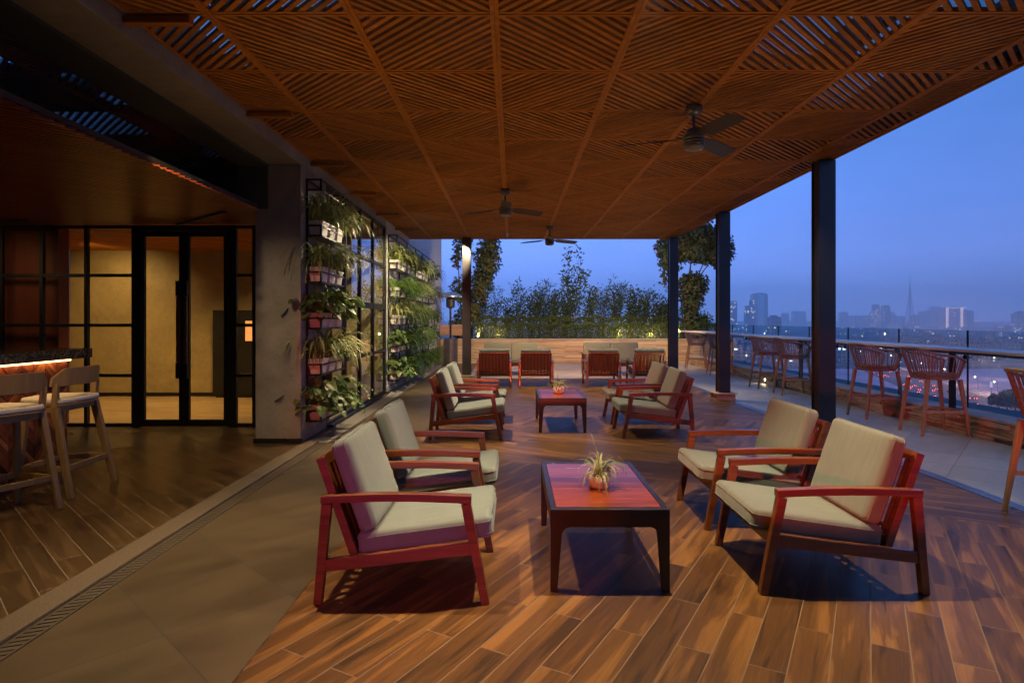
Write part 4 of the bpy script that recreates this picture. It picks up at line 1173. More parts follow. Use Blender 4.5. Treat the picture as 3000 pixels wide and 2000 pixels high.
for k, row in enumerate(far):
    for i, kd in enumerate(row):
        lab = f'{kinds[kd][0]} in white pot, long rack, {TN[k]} shelf, {ORD[i]} from the window'
        place_pot(kd, (k * 2 + i) % 3, (-2.375, 12.55 + .60 * i + rng.uniform(-.05, .05), TIERS[k]), 0 if rng.random() < .5 else math.pi, lab)
# white bloom in the near rack
mb = MB(); rr = random.Random(9)
for _ in range(40):
    d = rdir(rr); leafquad(mb, d * .012, d, rdir(rr), .032, .018)
o = mb.build('white_flower', M['white_petal'], fix=False); o.location = (-2.25, 7.98, .62)
mb = MB(); mb.tube([(0, 0, -.25), (.01, 0, -.1), (0, 0, 0)], .004, 6); mb.build('stem', M['fern_leaf'], o)
tag(o, 'single round white bloom on the bottom shelf of the near plant rack', 'flower')

# small plants on the tables
def table_plant(label, loc, seed, potm, r, h):
    t = thing('table_plant', label, 'potted plant', loc, 0, 'little spider plants on the coffee tables'); rr = random.Random(seed)
    mb = MB(); mb.lathe([(r * .80, 0), (r * .98, h * .14), (r, h * .55), (r * .985, h), (r * .9, h), (r * .88, h * .8)], 36); mb.build('pot', M[potm], t, smooth=True)
    mb = MB(); mb.lathe([(r * .86, h * .78), (r * .5, h * .84), (.002, h * .84)], 20); mb.build('soil', M['soil'], t)
    mb = MB()
    for k in range(56):
        arch(mb, (rr.uniform(-.02, .02), rr.uniform(-.02, .02), h * .8), rr.uniform(0, 6.28), rr.uniform(.15, .28), .0075 * rr.uniform(.7, 1.2), rr.uniform(.6, 1.5), rr, 7, rr.uniform(.7, 1.3))
    arch(mb, (0, 0, h * .8), 2.2, .30, .006, 1.5, rr, 6, .25)
    mb.build('foliage', M['pale_spider_leaf'], t, fix=False)
table_plant('little striped spider plant in a low pink pot on the nearest coffee table', (.527, 3.72, .44), 4, 'pink_pot', .064, .075)
table_plant('little spider plant in a round white pot on the far coffee table', (.64, 8.45, .44), 8, 'pink_pot', .072, .085)

# ------------------------------------------------------------------ planter greenery
def hedge(label, x0, x1, y0, y1, z0, z1, n, seed, sz=.045):
    rr = random.Random(seed); mb = MB()
    for _ in range(n):
        x = rr.uniform(x0, x1); 
        f = rr.random()
        wob = .035 * math.sin(x * 5.1) + .03 * math.sin(x * 11.7 + seed)
        if f < .55: p = Vector((x, y0 + rr.uniform(-.03, .10) + wob * .6, rr.uniform(z0, z1 + wob)))
        elif f < .92: p = Vector((x, rr.uniform(y0, y1), z1 + wob + rr.uniform(-.09, .02)))
        else: p = Vector((x, rr.uniform(y0, y1), rr.uniform(z0, z1)))
        d = rdir(rr, -.3, 1); d.y -= .4; leafquad(mb, p, d, rdir(rr), sz * rr.uniform(.7, 1.3), sz * .38)
    for _ in range(int((x1 - x0) * 14)):
        x = rr.uniform(x0, x1); y = rr.uniform(y0 + .05, y1); a = (x, y, z0 - .05)
        mb.tube([a, (x + rr.uniform(-.08, .08), y, (z0 + z1) / 2), (x + rr.uniform(-.12, .12), y + rr.uniform(-.05, .05), z1 - .06)], .006, 4, 1)
    o = mb.build('hedge', [M['hedge_leaf'], M['bark']], fix=False); return tag(o, label, 'hedge')
hedge('low clipped hedge along the front edge of the stone planter', -1.3, 6.9, 20.58, 20.95, .72, 1.27, 17000, 3)
hedge('taller dark hedge behind the clipped front hedge in the planter', -1.2, 6.7, 21.05, 21.35, .72, 1.50, 13000, 5, .05)

def shrub(name, label, loc, h, spread, nst, nl, seed, lm='shrub_leaf', L=.10, w=.016, group='shrubs in the stone planter', red=0, lean=0.0, bare=.25):
    t = thing(name, label, 'shrub', loc, 0, group); rr = random.Random(seed)
    st = MB(); fo = MB(); fl = MB()
    for k in range(nst):
        a = rr.uniform(0, 6.28); hh = h * rr.uniform(.62, 1.0) if k else h; r = spread * rr.uniform(.2, 1) * (1.1 - .5 * hh / h)
        pts = []; b0 = (rr.uniform(-.12, .12), rr.uniform(-.08, .08))
        for i in range(6):
            u = i / 5; pts.append(Vector((b0[0] + math.cos(a) * r * u ** 1.3 + lean * u * u * hh + rr.uniform(-.02, .02), b0[1] + math.sin(a) * r * .6 * u ** 1.3, hh * u)))
        st.tube(pts, [.010 * (1 - .75 * i / 5) for i in range(6)], 4)
        for _ in range(nl // nst):
            u = bare + (1 - bare) * rr.random() ** .8; i = min(4, int(u * 5)); f = u * 5 - i
            p = pts[i] * (1 - f) + pts[i + 1] * f
            q = rdir(rr, -.1, .9); tw = rr.uniform(.02, .16); p2 = p + q * tw
            d = (q + Vector((lean * 3, 0, rr.uniform(-.5, .35)))).normalized(); l = L * rr.uniform(.6, 1.25)
            leafquad(fo, p2, d, rdir(rr), l, w * rr.uniform(.8, 1.3))
            if red and rr.random() < red and u > .5:
                for _k in range(14): dd = rdir(rr); leafquad(fl, p2 + dd * .01, dd, rdir(rr), .05, .024)
    st.build('stems', M['bark'], t, fix=False); fo.build('foliage', M[lm], t, fix=False)
    if fl.v: fl.build('blossom', M['petal'], t, fix=False)
    return t
def px2x(px, y): return (px - 1500) * y / 1808
def py2z(py, y): return 1.45 - (py - 935) * y / 1808
rows = [  # px, top py, spread, stems, leaves, red, kind
    (1412, 848, .30, 9, 520, 0, 'thin'), (1448, 842, .30, 9, 560, 0, 'thin'), (1487, 862, .34, 10, 620, 0, 'leafy'), (1523, 818, .30, 9, 620, 0, 'leafy'),
    (1556, 838, .34, 10, 700, 0, 'leafy'), (1585, 828, .28, 9, 640, 0, 'palm'), (1622, 842, .38, 11, 900, .002, 'leafy'), (1657, 846, .34, 11, 900, .003, 'leafy'),
    (1722, 840, .36, 11, 900, .002, 'leafy'), (1760, 838, .34, 10, 800, .003, 'thin'), (1800, 820, .34, 12, 950, .003, 'palm'), (1842, 842, .36, 11, 950, .005, 'leafy'),
    (1880, 850, .36, 11, 950, .005, 'leafy'), (1922, 858, .34, 10, 900, .006, 'leafy'), (1955, 872, .32, 9, 800, 0, 'leafy')]
for i, (px, py, sp, ns, nl, red, kd) in enumerate(rows):
    y = 21.45 + (.12 if i % 2 else -.1); h = py2z(py, y) - .68
    desc = {'thin': 'thin stemmed airy shrub', 'leafy': 'bushy dark green shrub', 'palm': 'tufted feathery topped shrub'}[kd]
    if red: desc = desc.replace('shrub', 'red flowered shrub')
    lab = f'{desc} above the planter hedge, {ORD[i]} in row from the heater'
    kw = dict(thin=dict(L=.085, w=.014, bare=.34), leafy=dict(L=.095, w=.022, bare=.26), palm=dict(L=.20, w=.012, bare=.4))[kd]
    shrub('shrub', lab, (px2x(px, y), y, .68), h, sp * 1.3, ns + 3, int(nl * 1.15), 50 + i, red=red * .7, lean=.05, **kw)
shrub('young_tree', 'slender wind bent young tree standing tallest above the middle of the hedge', (px2x(1678, 21.5), 21.5, .68), py2z(716, 21.5) - .68, 1.15, 10, 760, 90, L=.13, w=.03, group=None, lean=.05, bare=.3)

def tree(label, base, trunks, blobs, seed, lm, L=.11, w=.042):
    t = thing('planter_tree', label, 'tree', base); rr = random.Random(seed)
    mb = MB(); B = Vector(base)
    for tr in trunks:
        pts = [Vector(p) - B for p in tr[0]]; n = len(pts); mb.tube(pts, [tr[1] * (1 - .7 * i / (n - 1)) for i in range(n)], 7)
    fo = MB()
    for (c, r, n) in blobs:
        c = Vector(c) - B
        for _ in range(n):
            d = rdir(rr); k = rr.random() ** .45
            lump = 1 + .16 * math.sin(d.x * 5 + seed) * math.sin(d.z * 6 + 1) + .12 * math.sin(d.y * 8 + d.z * 5)
            p = c + Vector((d.x * r[0], d.y * r[1], d.z * r[2])) * k * lump
            dd = (d * .6 + Vector((rr.uniform(-.6, .6), rr.uniform(-.6, .6), rr.uniform(-.6, .35)))).normalized(); l = L * rr.uniform(.65, 1.25)
            leafquad(fo, p, dd, d + Vector((0, 0, .6)), l, w * rr.uniform(.75, 1.2))
        for _ in range(5):
            d = rdir(rr, -.2, 1); mb.tube([c + Vector((0, 0, -r[2] * .9)), c + Vector((d.x * r[0], d.y * r[1], d.z * r[2])) * .5 , c + Vector((d.x * r[0], d.y * r[1], d.z * r[2])) * .92], [.018, .010, .004], 5)
    mb.build('trunk', M['bark'], t, fix=False); fo.build('crown', M[lm], t, fix=False)
    return t
Y = 21.3
def W(px, py, y=Y): return (px2x(px, y), y, py2z(py, y))
tree('upright reddish green tree in two clumps rising behind the inner pergola column', (px2x(1378, Y), Y, .68),
     [([W(1380, 1000), W(1392, 900), W(1412, 800), W(1440, 690)], .05), ([W(1365, 1000), W(1348, 880), W(1342, 760), W(1352, 690)], .03), ([W(1350, 860), W(1372, 770), W(1382, 720)], .02), ([W(1372, 960), W(1362, 850), W(1375, 700)], .02)],
     [(W(1428, 752), (.46, .45, .62), 1500), (W(1412, 822), (.40, .4, .60), 1250), (W(1396, 885), (.34, .35, .5), 700), (W(1440, 700), (.28, .3, .45), 550), (W(1344, 722), (.20, .2, .42), 170), (W(1338, 760), (.14, .2, .3), 110),
      (W(1345, 850), (.30, .3, .5), 420), (W(1372, 925), (.42, .35, .5), 650), (W(1340, 960), (.3, .3, .5), 350), (W(1372, 690), (.2, .2, .3), 120)], 31, 'maple_leaf')
Y = 20.9
tree('clipped tree with a cloud shaped crown over a narrower clump at the terrace corner', (px2x(2022, Y), Y, .68),
     [([W(2015, 1000), W(2010, 900), W(2020, 800), W(2030, 730)], .055), ([W(2022, 1000), W(2030, 900), W(2048, 800), W(2075, 740)], .04), ([W(2005, 1000), W(1995, 880), W(1975, 800), W(1968, 740)], .025),
      ([W(2026, 860), W(2060, 795), W(2100, 745)], .03), ([W(1985, 900), W(1950, 830), W(1940, 780)], .012)],
     [(W(2030, 716, Y), (.92, .6, .62), 3600), (W(1962, 735, Y), (.48, .5, .60), 1500), (W(2098, 728, Y), (.58, .5, .58), 1900), (W(2058, 688, Y), (.62, .5, .42), 1400),
      (W(2030, 832, Y), (.52, .4, .38), 1300), (W(2026, 872, Y), (.42, .36, .48), 900), (W(2022, 915, Y), (.30, .3, .5), 500), (W(1948, 800, Y), (.16, .2, .5), 120), (W(2110, 770, Y), (.26, .3, .22), 260)], 37, 'maple_leaf', L=.12, w=.046)
Y = 20.9
shrub('shrub', 'rounded leafy shrub at the foot of the clipped corner tree', (px2x(2050, 20.95), 20.95, .68), 1.0, .42, 12, 1500, 95, 'hedge_leaf', .08, .024, bare=.05)
# ------------------------------------------------------------------ town below and far beyond
GZ = -50.0; HC = 1.45 - GZ
bd = MB(); bd.box(-12.5, 6.6, -6, 22.3, GZ, -.51); bd.box(6.602, 7.4, 20.2, 22.3, GZ, -.51)
tag(bd.build('host_building', M['slab']), 'tall building carrying the terrace, only its roof edge in sight', 'building')
m, nt, b = mat('town_ground'); N = NT(nt); M['town_ground'] = m
ob = N.obj(); f = N.noise(ob, .006, 7, .6); g = N.noise(ob, .03, 4, .7)
N.l(N.ramp(N.m('ADD', N.m('MULTIPLY', f, .7), N.m('MULTIPLY', g, .3)), [(.35, (.03, .05, .045)), (.5, (.06, .075, .07)), (.62, (.12, .12, .125)), (.75, (.06, .07, .07))]), b.inputs['Base Color']); b.inputs['Roughness'].default_value = .95
def gsheet(name, poly, z, m):
    mb = MB(); mb.face([(x, y, GZ + z) for x, y in poly]); return struct(mb.build(name, m, fix=False))
gsheet('town_ground', [(-9000, -3000), (9000, -3000), (9000, 16000), (-9000, 16000)], 0, M['town_ground'])
gsheet('plaza', [(150, 330), (480, 330), (520, 640), (150, 640)], .05, M['plaza'])
A_, D_ = Vector((246, 300)), Vector((.36, .933)); S_ = Vector((D_.y, -D_.x))
def band(a, b_, l0, l1): return [tuple(A_ + D_ * l0 + S_ * a), tuple(A_ + D_ * l0 + S_ * b_), tuple(A_ + D_ * l1 + S_ * b_), tuple(A_ + D_ * l1 + S_ * a)]
gsheet('wide_road', band(-16, 24, -60, 420), .10, M['asphalt'])
gsheet('road_verge', band(25, 30, -60, 420), .15, M['road_line'])
gsheet('cross_road', [(-200, 690), (900, 690), (900, 712), (-200, 712)], .12, M['asphalt'])
gsheet('canal', [(430, 830), (800, 700), (800, 716), (430, 860)], .1, M['canal'])

def win_mat(name, wall, lit, sx, sz, frac, st, glow=(1, .85, .62)):
    m, nt, b = mat(name); N = NT(nt); x, y, z = N.sep(N.obj()); oi = nt.nodes.new('ShaderNodeObjectInfo')
    u = N.m('ADD', x, y)
    cu = N.m('FLOOR', N.m('DIVIDE', u, sx)); cz = N.m('FLOOR', N.m('DIVIDE', z, sz))
    fu = N.m('FRACT', N.m('DIVIDE', u, sx)); fz = N.m('FRACT', N.m('DIVIDE', z, sz))
    win = N.m('MULTIPLY', N.m('MULTIPLY', N.m('GREATER_THAN', fu, .2), N.m('LESS_THAN', fu, .8)), N.m('MULTIPLY', N.m('GREATER_THAN', fz, .3), N.m('LESS_THAN', fz, .8)))
    wn = nt.nodes.new('ShaderNodeTexWhiteNoise'); wn.noise_dimensions = '3D'; N.l(N.comb(cu, cz, N.m('MULTIPLY', oi.outputs['Random'], 91)), wn.inputs[0])
    on = N.m('MULTIPLY', win, N.m('LESS_THAN', wn.outputs[0], frac))
    N.l(N.mix(win, wall, [q * .35 for q in wall]), b.inputs['Base Color']); b.inputs['Roughness'].default_value = .7
    b.inputs['Emission Color'].default_value = (*glow, 1); N.l(N.m('MULTIPLY', on, st), b.inputs['Emission Strength'])
    m.cycles.emission_sampling = 'NONE'; return m
M['tower_wall'] = win_mat('tower_wall', (.42, .42, .45), 0, 5, 3.6, .05, 3.0)
M['tower_lit'] = win_mat('tower_lit', (.42, .42, .45), 0, 5.5, 4.2, .10, 3.0)
M['tower_glass'] = win_mat('tower_glass', (.85, .85, .88), 0, 60, 5.2, .0, 0)
M['house_wall'] = win_mat('house_wall', (.36, .34, .33), 0, 6, 3.4, .03, 4.0)
M['flat_roof'] = simple('flat_roof', (.25, .22, .22), .9, var=.3, sc=.05)
M['lit_edge'] = emit('lit_edge', (1, .72, .6), 2.2)

def tower(label, px0, px1, py, Y, mt='tower_wall', crown=None, edge=False, step=None):
    x0, x1 = px2x(px0, Y), px2x(px1, Y); z1 = py2z(py, Y); w = x1 - x0; d = max(18, w * .7)
    t = thing('high_rise', label, 'tower block', ((x0 + x1) / 2, Y, GZ), 0, 'hazy high rises on the skyline'); h = z1 - GZ
    mb = MB(); mb.box(-w / 2, w / 2, 0, d, 0, h); mb.build('block', M[mt], t)
    mb = MB(); mb.box(-w / 2 + w * .1, w / 2 - w * .1, d * .2, d * .8, h, h + h * .025); 
    if crown:
        a, b_ = px2x(crown[0], Y) - (x0 + x1) / 2, px2x(crown[1], Y) - (x0 + x1) / 2; mb.box(a, b_, d * .1, d * .7, h, py2z(crown[2], Y) - GZ)
    mb.build('roof_block', M['tower_wall'], t)
    if step:
        a, b_ = px2x(step[0], Y) - (x0 + x1) / 2, px2x(step[1], Y) - (x0 + x1) / 2; mb = MB(); mb.box(a, b_, 2, d * .9, 0, py2z(step[2], Y) - GZ); mb.build('wing', M[mt], t)
    if edge:
        mb = MB()
        for q in (-.5, -.42, .22, .30): mb.box(w * q - 1.2, w * q + 1.2, -2.5, -.2, h * .1, h * .99)
        mb.box(-w * .5, w * .5, -2.5, -.2, h - 3.5, h - 1.5); mb.build('edge_light', M['lit_edge'], t)
    return t
tower('slim tower speckled with lit windows just right of the middle pergola column', 2142, 2160, 884, 2100, 'tower_lit')
tower('stepped residential tower with lit windows beside the widest pale tower', 2186, 2212, 897, 2000, 'tower_lit', (2198, 2211, 879))
tower('widest pale glass tower on the skyline between middle and near columns', 2209, 2250, 861, 2150, 'tower_glass', (2217, 2233, 857))
tower('short dark block with a roof hut standing apart beside the pale glass tower', 2258, 2290, 929, 1250, 'tower_wall', (2263, 2279, 923))
tower('very faint tower nearly lost in haze, behind the short dark block', 2293, 2312, 917, 4300)
tower('very faint broad block nearly lost in haze left of the near column', 2328, 2362, 912, 4700)
tower('faint low tower in haze immediately right of the near column', 2464, 2486, 915, 3900)
tower('small faint block in haze, second to the right of the near column', 2489, 2503, 925, 3600)
tower('long low hazy slab block before the twin towers', 2505, 2554, 925, 3500)
tower('left one of the twin hazy towers, with a few lights', 2561, 2580, 893, 3100, 'tower_lit', step=(2554, 2562, 914))
tower('right one of the twin hazy towers, plain and dark', 2589, 2609, 895, 3000, 'tower_wall')
tower('lower hazy block leaning against the right twin tower', 2610, 2624, 915, 3500)
tower('small hazy block to the left of the broadcast mast', 2626, 2650, 926, 4000)
tower('hazy block just right of the broadcast mast', 2675, 2696, 923, 3700)
tower('second hazy block to the right of the broadcast mast', 2697, 2717, 912, 3900)
tower('narrow hazy block before the outlined hotel block', 2719, 2734, 909, 3800)
tower('tall faint tower left of the light outlined block', 2733, 2760, 899, 3900)
tower('wide block outlined with strings of light on the skyline', 2772, 2832, 901, 3300, 'tower_wall', None, True)
tower('darker hazy block attached beside the light outlined block', 2832, 2853, 911, 3100)
tower('lit hazy tower at the picture edge far right of the skyline', 2981, 3016, 916, 2300, 'tower_lit', (2990, 3008, 911))
tower('low dark hall before the far right skyline tower', 2931, 2962, 955, 1900)
tower('faint tower behind the planter shrubs near the corner column', 1985, 2003, 905, 3600)
tower('faint pair of slabs behind the planter shrubs', 1560, 1590, 905, 2400, 'tower_wall', None, False, (1590, 1612, 915))
tower('hazy slab seen through the stems beside the inner column', 1428, 1452, 893, 2200, 'tower_wall')

# broadcast mast: open lattice, four legs to a needle
Ym = 3200; xm = px2x(2666, Ym); ht = py2z(806, Ym) - GZ
t = thing('broadcast_mast', 'tall lattice broadcast mast with a needle tip on the hazy skyline', 'mast', (xm, Ym, GZ))
def half(u): return 24 * (1 - u) ** 2.1 + .9 * (1 - u)
mb = MB(); L = 16
for i in range(L):
    u0, u1 = i / L, (i + 1) / L; a, b_ = half(u0), half(u1); z0, z1 = ht * u0, ht * u1
    if i < L - 2:
        for sx, sy in ((1, 1), (1, -1), (-1, 1), (-1, -1)): mb.bar((sx * a, sy * a, z0), (sx * b_, sy * b_, z1), 2.0, 2.0)
        for s in (1, -1):
            mb.bar((-a, s * a, z0), (b_, s * b_, z1), .8, .8); mb.bar((a, s * a, z0), (-b_, s * b_, z1), .8, .8)
            mb.bar((s * a, -a, z0), (s * b_, b_, z1), .8, .8)
            mb.bar((-b_, s * b_, z1), (b_, s * b_, z1), .8, .8)
    else: mb.bar((0, 0, z0), (0, 0, z1), 1.8, 1.8)
mb.build('lattice', M['roof_steel'], t)
mb = MB(); mb.box(-22, 22, -22, 22, ht * .062, ht * .075); mb.build('platform', M['roof_steel'], t)

# low town
rr = random.Random(77)
blocks = []
protoH = []
for v in range(5):
    w_, d_, h_ = rr.uniform(12, 26), rr.uniform(10, 22), rr.uniform(7, 15)
    mb = MB(); mb.box(-w_ / 2, w_ / 2, -d_ / 2, d_ / 2, 0, h_); mb.box(-w_ / 2, w_ / 2, -d_ / 2, d_ / 2, h_ + .01, h_ + .8, 1); mb.box(-w_ * .2, w_ * .25, -d_ * .2, d_ * .2, h_ + .81, h_ + 3.4)
    protoH.append(mb.build('low_building', [M['house_wall'], M['flat_roof']]))
LB = 'flat roofed low building in the hazy town beyond the glass rail'
n = 0; used_h = set()
while n < 150:
    Yb = rr.uniform(720, 2500) if n > 25 else rr.uniform(640, 900); px = rr.uniform(2130, 3010); x = px2x(px, Yb)
    if 150 < x < 520 and Yb < 660: continue
    if 680 < Yb < 722: continue
    k = rr.randrange(5)
    o = protoH[k] if k not in used_h else protoH[k].copy()
    if k in used_h: col.objects.link(o)
    used_h.add(k)
    o.location = (x, Yb, GZ); o.rotation_euler = (0, 0, rr.uniform(-.4, .4)); o.scale = (1, 1, rr.uniform(.7, 1.5))
    tag(o, LB, 'building', 'low buildings of the hazy town'); n += 1

# street lamps: pole and glowing head
def lamp(mt):
    t = thing('street_lamp', '', 'street lamp'); mb = MB(); mb.tube([(0, 0, 0), (0, 0, 9), (.6, 0, 9.6), (1.6, 0, 9.7)], [.12, .09, .07, .06], 6); mb.build('pole', M['roof_steel'], t)
    mb = MB(); mb.lathe([(.1, .2), (.42, .1), (.5, -.2), (.1, -.35)], 8, (1.8, 0, 9.6)); mb.build('lamp_head', M[mt], t); return t
lw, lo_ = lamp('lamp_white'), lamp('lamp_warm')
tag(lw, 'white glowing street lamp among the hazy town roofs', 'street lamp', 'white street lamps of the town'); tag(lo_, 'amber glowing street lamp along the town roads', 'street lamp', 'amber street lamps of the town')
km = {}
for c in bpy.data.objects:
    if c.parent: km.setdefault(c.parent.name, []).append(c)
for i in range(90):
    Yl = rr.uniform(700, 2900); x = px2x(rr.uniform(2150, 2995), Yl); s = max(.45, Yl / 1500) * rr.uniform(.5, 1.0)
    o = lw if i == 0 else copy_tree(lw, kidmap=km); o.location = (x, Yl, GZ); o.rotation_euler = (0, 0, rr.uniform(0, 6.28)); o.scale = (min(s, 2.2),) * 3
for i in range(34):
    if i < 12: x, Yl = 190 + i * 42, 716
    elif i < 22: q = A_ + D_ * (20 + (i - 12) * 38) + S_ * 33; x, Yl = q.x, q.y
    else: Yl = rr.uniform(700, 1900); x = px2x(rr.uniform(2150, 2995), Yl)
    o = lo_ if i == 0 else copy_tree(lo_, kidmap=km); o.location = (x, Yl, GZ); o.rotation_euler = (0, 0, 2.8)
# cars on the road, tail lights towards us
t = thing('car', 'car with glowing red tail lights on the wide road below the terrace', 'car', group='cars on the wide road')
mb = MB(); mb.prism([(-2.1, .3), (2.1, .3), (2.15, .85), (1.2, .98), (.6, 1.45), (-1.0, 1.48), (-1.7, 1.0), (-2.15, .9)], 'x', -.85, .85); mb.build('body', M['roof_steel'], t)
for s in (-.62, .62):
    mb = MB(); mb.box(s - .2, s + .2, -2.22, -2.16, .68, .9); mb.build('tail_light', M['tail_red'], t)
    mb = MB(); mb.box(s - .17, s + .17, 2.16, 2.22, .55, .75); mb.build('headlight', M['head_white'], t)
for yy in (-1.3, 1.35):
    for s in (-.8, .8):
        mb = MB(); mb.prism([(yy + .32 * math.cos(a), .32 + .32 * math.sin(a)) for a in [k * math.pi / 6 for k in range(12)]], 'x', s - .09, s + .09); mb.build('wheel', M['plastic_black'], t)
for c in kids(t): pass
km = {}
for c in bpy.data.objects:
    if c.parent: km.setdefault(c.parent.name, []).append(c)
taken = []
i = 0
while i < 46:
    l = rr.uniform(50, 390); lane = rr.choice((-12, -8, -4, 0, 5, 9, 13))
    if any(abs(l - a) < 7 and lane == b_ for a, b_ in taken): continue
    taken.append((l, lane)); q = A_ + D_ * l + S_ * lane
    o = t if i == 0 else copy_tree(t, kidmap=km); o.location = (q.x, q.y, GZ + .1); o.rotation_euler = (0, 0, -math.atan2(D_.x, D_.y) + rr.uniform(-.03, .03)); i += 1
# lamp mast on the plaza
Yp = 360; t = thing('lamp_mast', 'tall slim lamp mast with ringed lamps standing on the pale plaza', 'lamp mast', (px2x(2904, Yp), Yp, GZ))
mb = MB(); mb.tube([(0, 0, 0), (0, 0, 21)], [.22, .10], 8); mb.build('pole', M['steel'], t)
for z in (12.2, 13.4, 14.6):
    mb = MB(); mb.lathe([(.5, -.14), (.62, 0), (.5, .14)], 12, (0, 0, z)); mb.build('lamp_ring', M['lit_edge'], t)
# park trees by the plaza, and the dark wood beyond
def town_tree(label, x, y, r, h, seed, n=900):
    t = thing('park_tree', label, 'tree', (x, y, GZ)); q = random.Random(seed); mb = MB()
    mb.tube([(0, 0, 0), (.2, 0, h * .3), (0, .2, h * .55)], [.45, .32, .15], 6)
    for _ in range(5): d = rdir(q, .2, .9); mb.tube([(0, 0, h * .35), tuple(d * r * .5 + Vector((0, 0, h * .45))), tuple(d * r * .8 + Vector((0, 0, h * .55)))], [.2, .12, .05], 5)
    mb.build('trunk', M['bark'], t); fo = MB()
    for _ in range(n):
        d = rdir(q); p = Vector((0, 0, h * .62)) + Vector((d.x * r, d.y * r, d.z * h * .36)) * q.random() ** .4 * (1 + .2 * math.sin(d.x * 5 + seed) * math.cos(d.y * 4)); leafquad(fo, p, rdir(q), rdir(q), 1.2, .5)
    fo.build('crown', M['town_leaf'], t, fix=False)
for i, (px, Yt, r, h) in enumerate(((2925, 352, 5, 9), (2950, 345, 6, 10), (2975, 338, 6, 11), (2998, 345, 6.5, 11), (2960, 372, 5.5, 9), (2988, 372, 6, 10))):
    town_tree(f'rounded dark park tree below the terrace at the plaza corner, {ORD[i]} from the lamp mast', px2x(px, Yt), Yt, r, h, 200 + i)
mb = MB(); q = random.Random(4)
for _ in range(15000):
    Yt = q.uniform(560, 1500); x = q.uniform(150, 1300)
    if Yt < 700 and x < 540: x += 420
    if abs(Yt - 701) < 16: continue
    cl = math.sin(x * .017 + 1) * math.sin(Yt * .013) + .6 * math.sin(x * .041 + Yt * .023)
    if cl < .1: continue
    leafquad(mb, (x, Yt, GZ + q.uniform(0, 9)), rdir(q, -.2, 1), rdir(q), q.uniform(3, 6), q.uniform(1.4, 2.6))
tag(mb.build('far_wood', M['town_leaf'], fix=False), 'dark patches of far off trees between the town roofs', 'woodland', kind='stuff')

# haze
mb = MB(); mb.box(-3800, 4800, -400, 4950, GZ - 1, 242)
hz = mb.build('haze', None); hz['kind'] = 'stuff'; tag(hz, 'blue evening haze over the town', 'haze')
m = bpy.data.materials.new('haze'); m.use_nodes = True; nt = m.node_tree; nt.nodes.clear()
out = nt.nodes.new('ShaderNodeOutputMaterial'); pv = nt.nodes.new('ShaderNodeVolumePrincipled')
pv.inputs['Color'].default_value = (.97, .985, 1, 1); pv.inputs['Density'].default_value = 4.0e-4; pv.inputs['Anisotropy'].default_value = 0.65
nt.links.new(pv.outputs[0], out.inputs['Volume']); hz.data.materials.clear(); hz.data.materials.append(m)
try: m.cycles.homogeneous_volume = True
except Exception: pass
# ------------------------------------------------------------------ sky, sun, lamps, camera
wd = bpy.data.worlds.new('World'); scene.world = wd; wd.use_nodes = True; nt = wd.node_tree; N = NT(nt)
bg = nt.nodes['Background']
tc = nt.nodes.new('ShaderNodeTexCoord'); x, y, z = N.sep(tc.outputs['Generated'])
sky = nt.nodes.new('ShaderNodeTexSky'); sky.sky_type = 'NISHITA'; sky.sun_disc = False; sky.sun_elevation = R(-2.5); sky.sun_rotation = R(-35); sky.altitude = 50; sky.dust_density = 2; sky.ozone_density = 4
zz = N.m('ADD', z, N.m('MULTIPLY', N.m('SUBTRACT', N.noise(tc.outputs['Generated'], 2.2, 4, .55), .5), .16))
grad = N.ramp(zz, [(0.0, (.52, .80, 2.05)), (.06, (.42, .70, 1.95)), (.16, (.25, .54, 1.65)), (.32, (.13, .40, 1.25)), (.55, (.095, .29, .92)), (1.0, (.07, .21, .66))])
# the afterglow lies over the planter end of the terrace
az = N.m('ADD', N.m('MULTIPLY', y, .88), N.m('MULTIPLY', x, -.48))
glow = N.m('MULTIPLY_ADD', N.m('POWER', N.m('MAXIMUM', az, 0), 2.0), 1.05, .80)
cl = N.noise(N.scale(tc.outputs['Generated'], (1, 1, 3.2)), 2.6, 6, .6)
cloud = N.m('MULTIPLY_ADD', cl, .56, .72)
fac = N.m('MULTIPLY', glow, cloud)
dusk = N.mix(1, grad, N.comb(fac, fac, fac), 'MULTIPLY')
ad = N.mix(.06, dusk, sky.outputs[0], 'ADD')
N.l(ad, bg.inputs['Color']); bg.inputs['Strength'].default_value = .66

def add_light(name, kind, loc, energy, color, target=None, **k):
    l = bpy.data.lights.new(name, kind); l.energy = energy; l.color = color
    for a, v in k.items(): setattr(l, a, v)
    o = bpy.data.objects.new(name, l); col.objects.link(o); o.location = loc
    if target is not None:
        o.rotation_euler = (Vector(target) - Vector(loc)).to_track_quat('-Z', 'Y').to_euler()
    return o
WARM = (1, .74, .44)
sun = add_light('sun', 'SUN', (0, 0, 50), .03, (.55, .68, 1), None, angle=R(25)); sun.rotation_euler = (R(75), 0, R(35))
def down(x, y, e, size=95, c=WARM, z=3.36, tx=0, ty=0, r=.03):
    return add_light('downlight', 'SPOT', (x, y, z), e, c, (x + tx, y + ty, 0), spot_size=R(size), spot_blend=.7, shadow_soft_size=r)
down(.80, 3.55, 608, 76); down(-1.15, 3.6, 446, 66)
down(-.80, 8.15, 756, 84); down(1.7, 8.5, 256, 80); down(.5, 6.0, 94, 90)
down(.1, 12.3, 486, 84); down(2.4, 12.3, 405, 84)
down(2.75, 3.75, 256, 70); down(3.3, 7.0, 81, 80)
for y in (5.2, 9.2, 13.0): add_light('downlight', 'SPOT', (3.55, y, 3.36), 85, (1, .80, .58), (5.0, y + .5, 0), spot_size=R(84), spot_blend=.8, shadow_soft_size=.04)
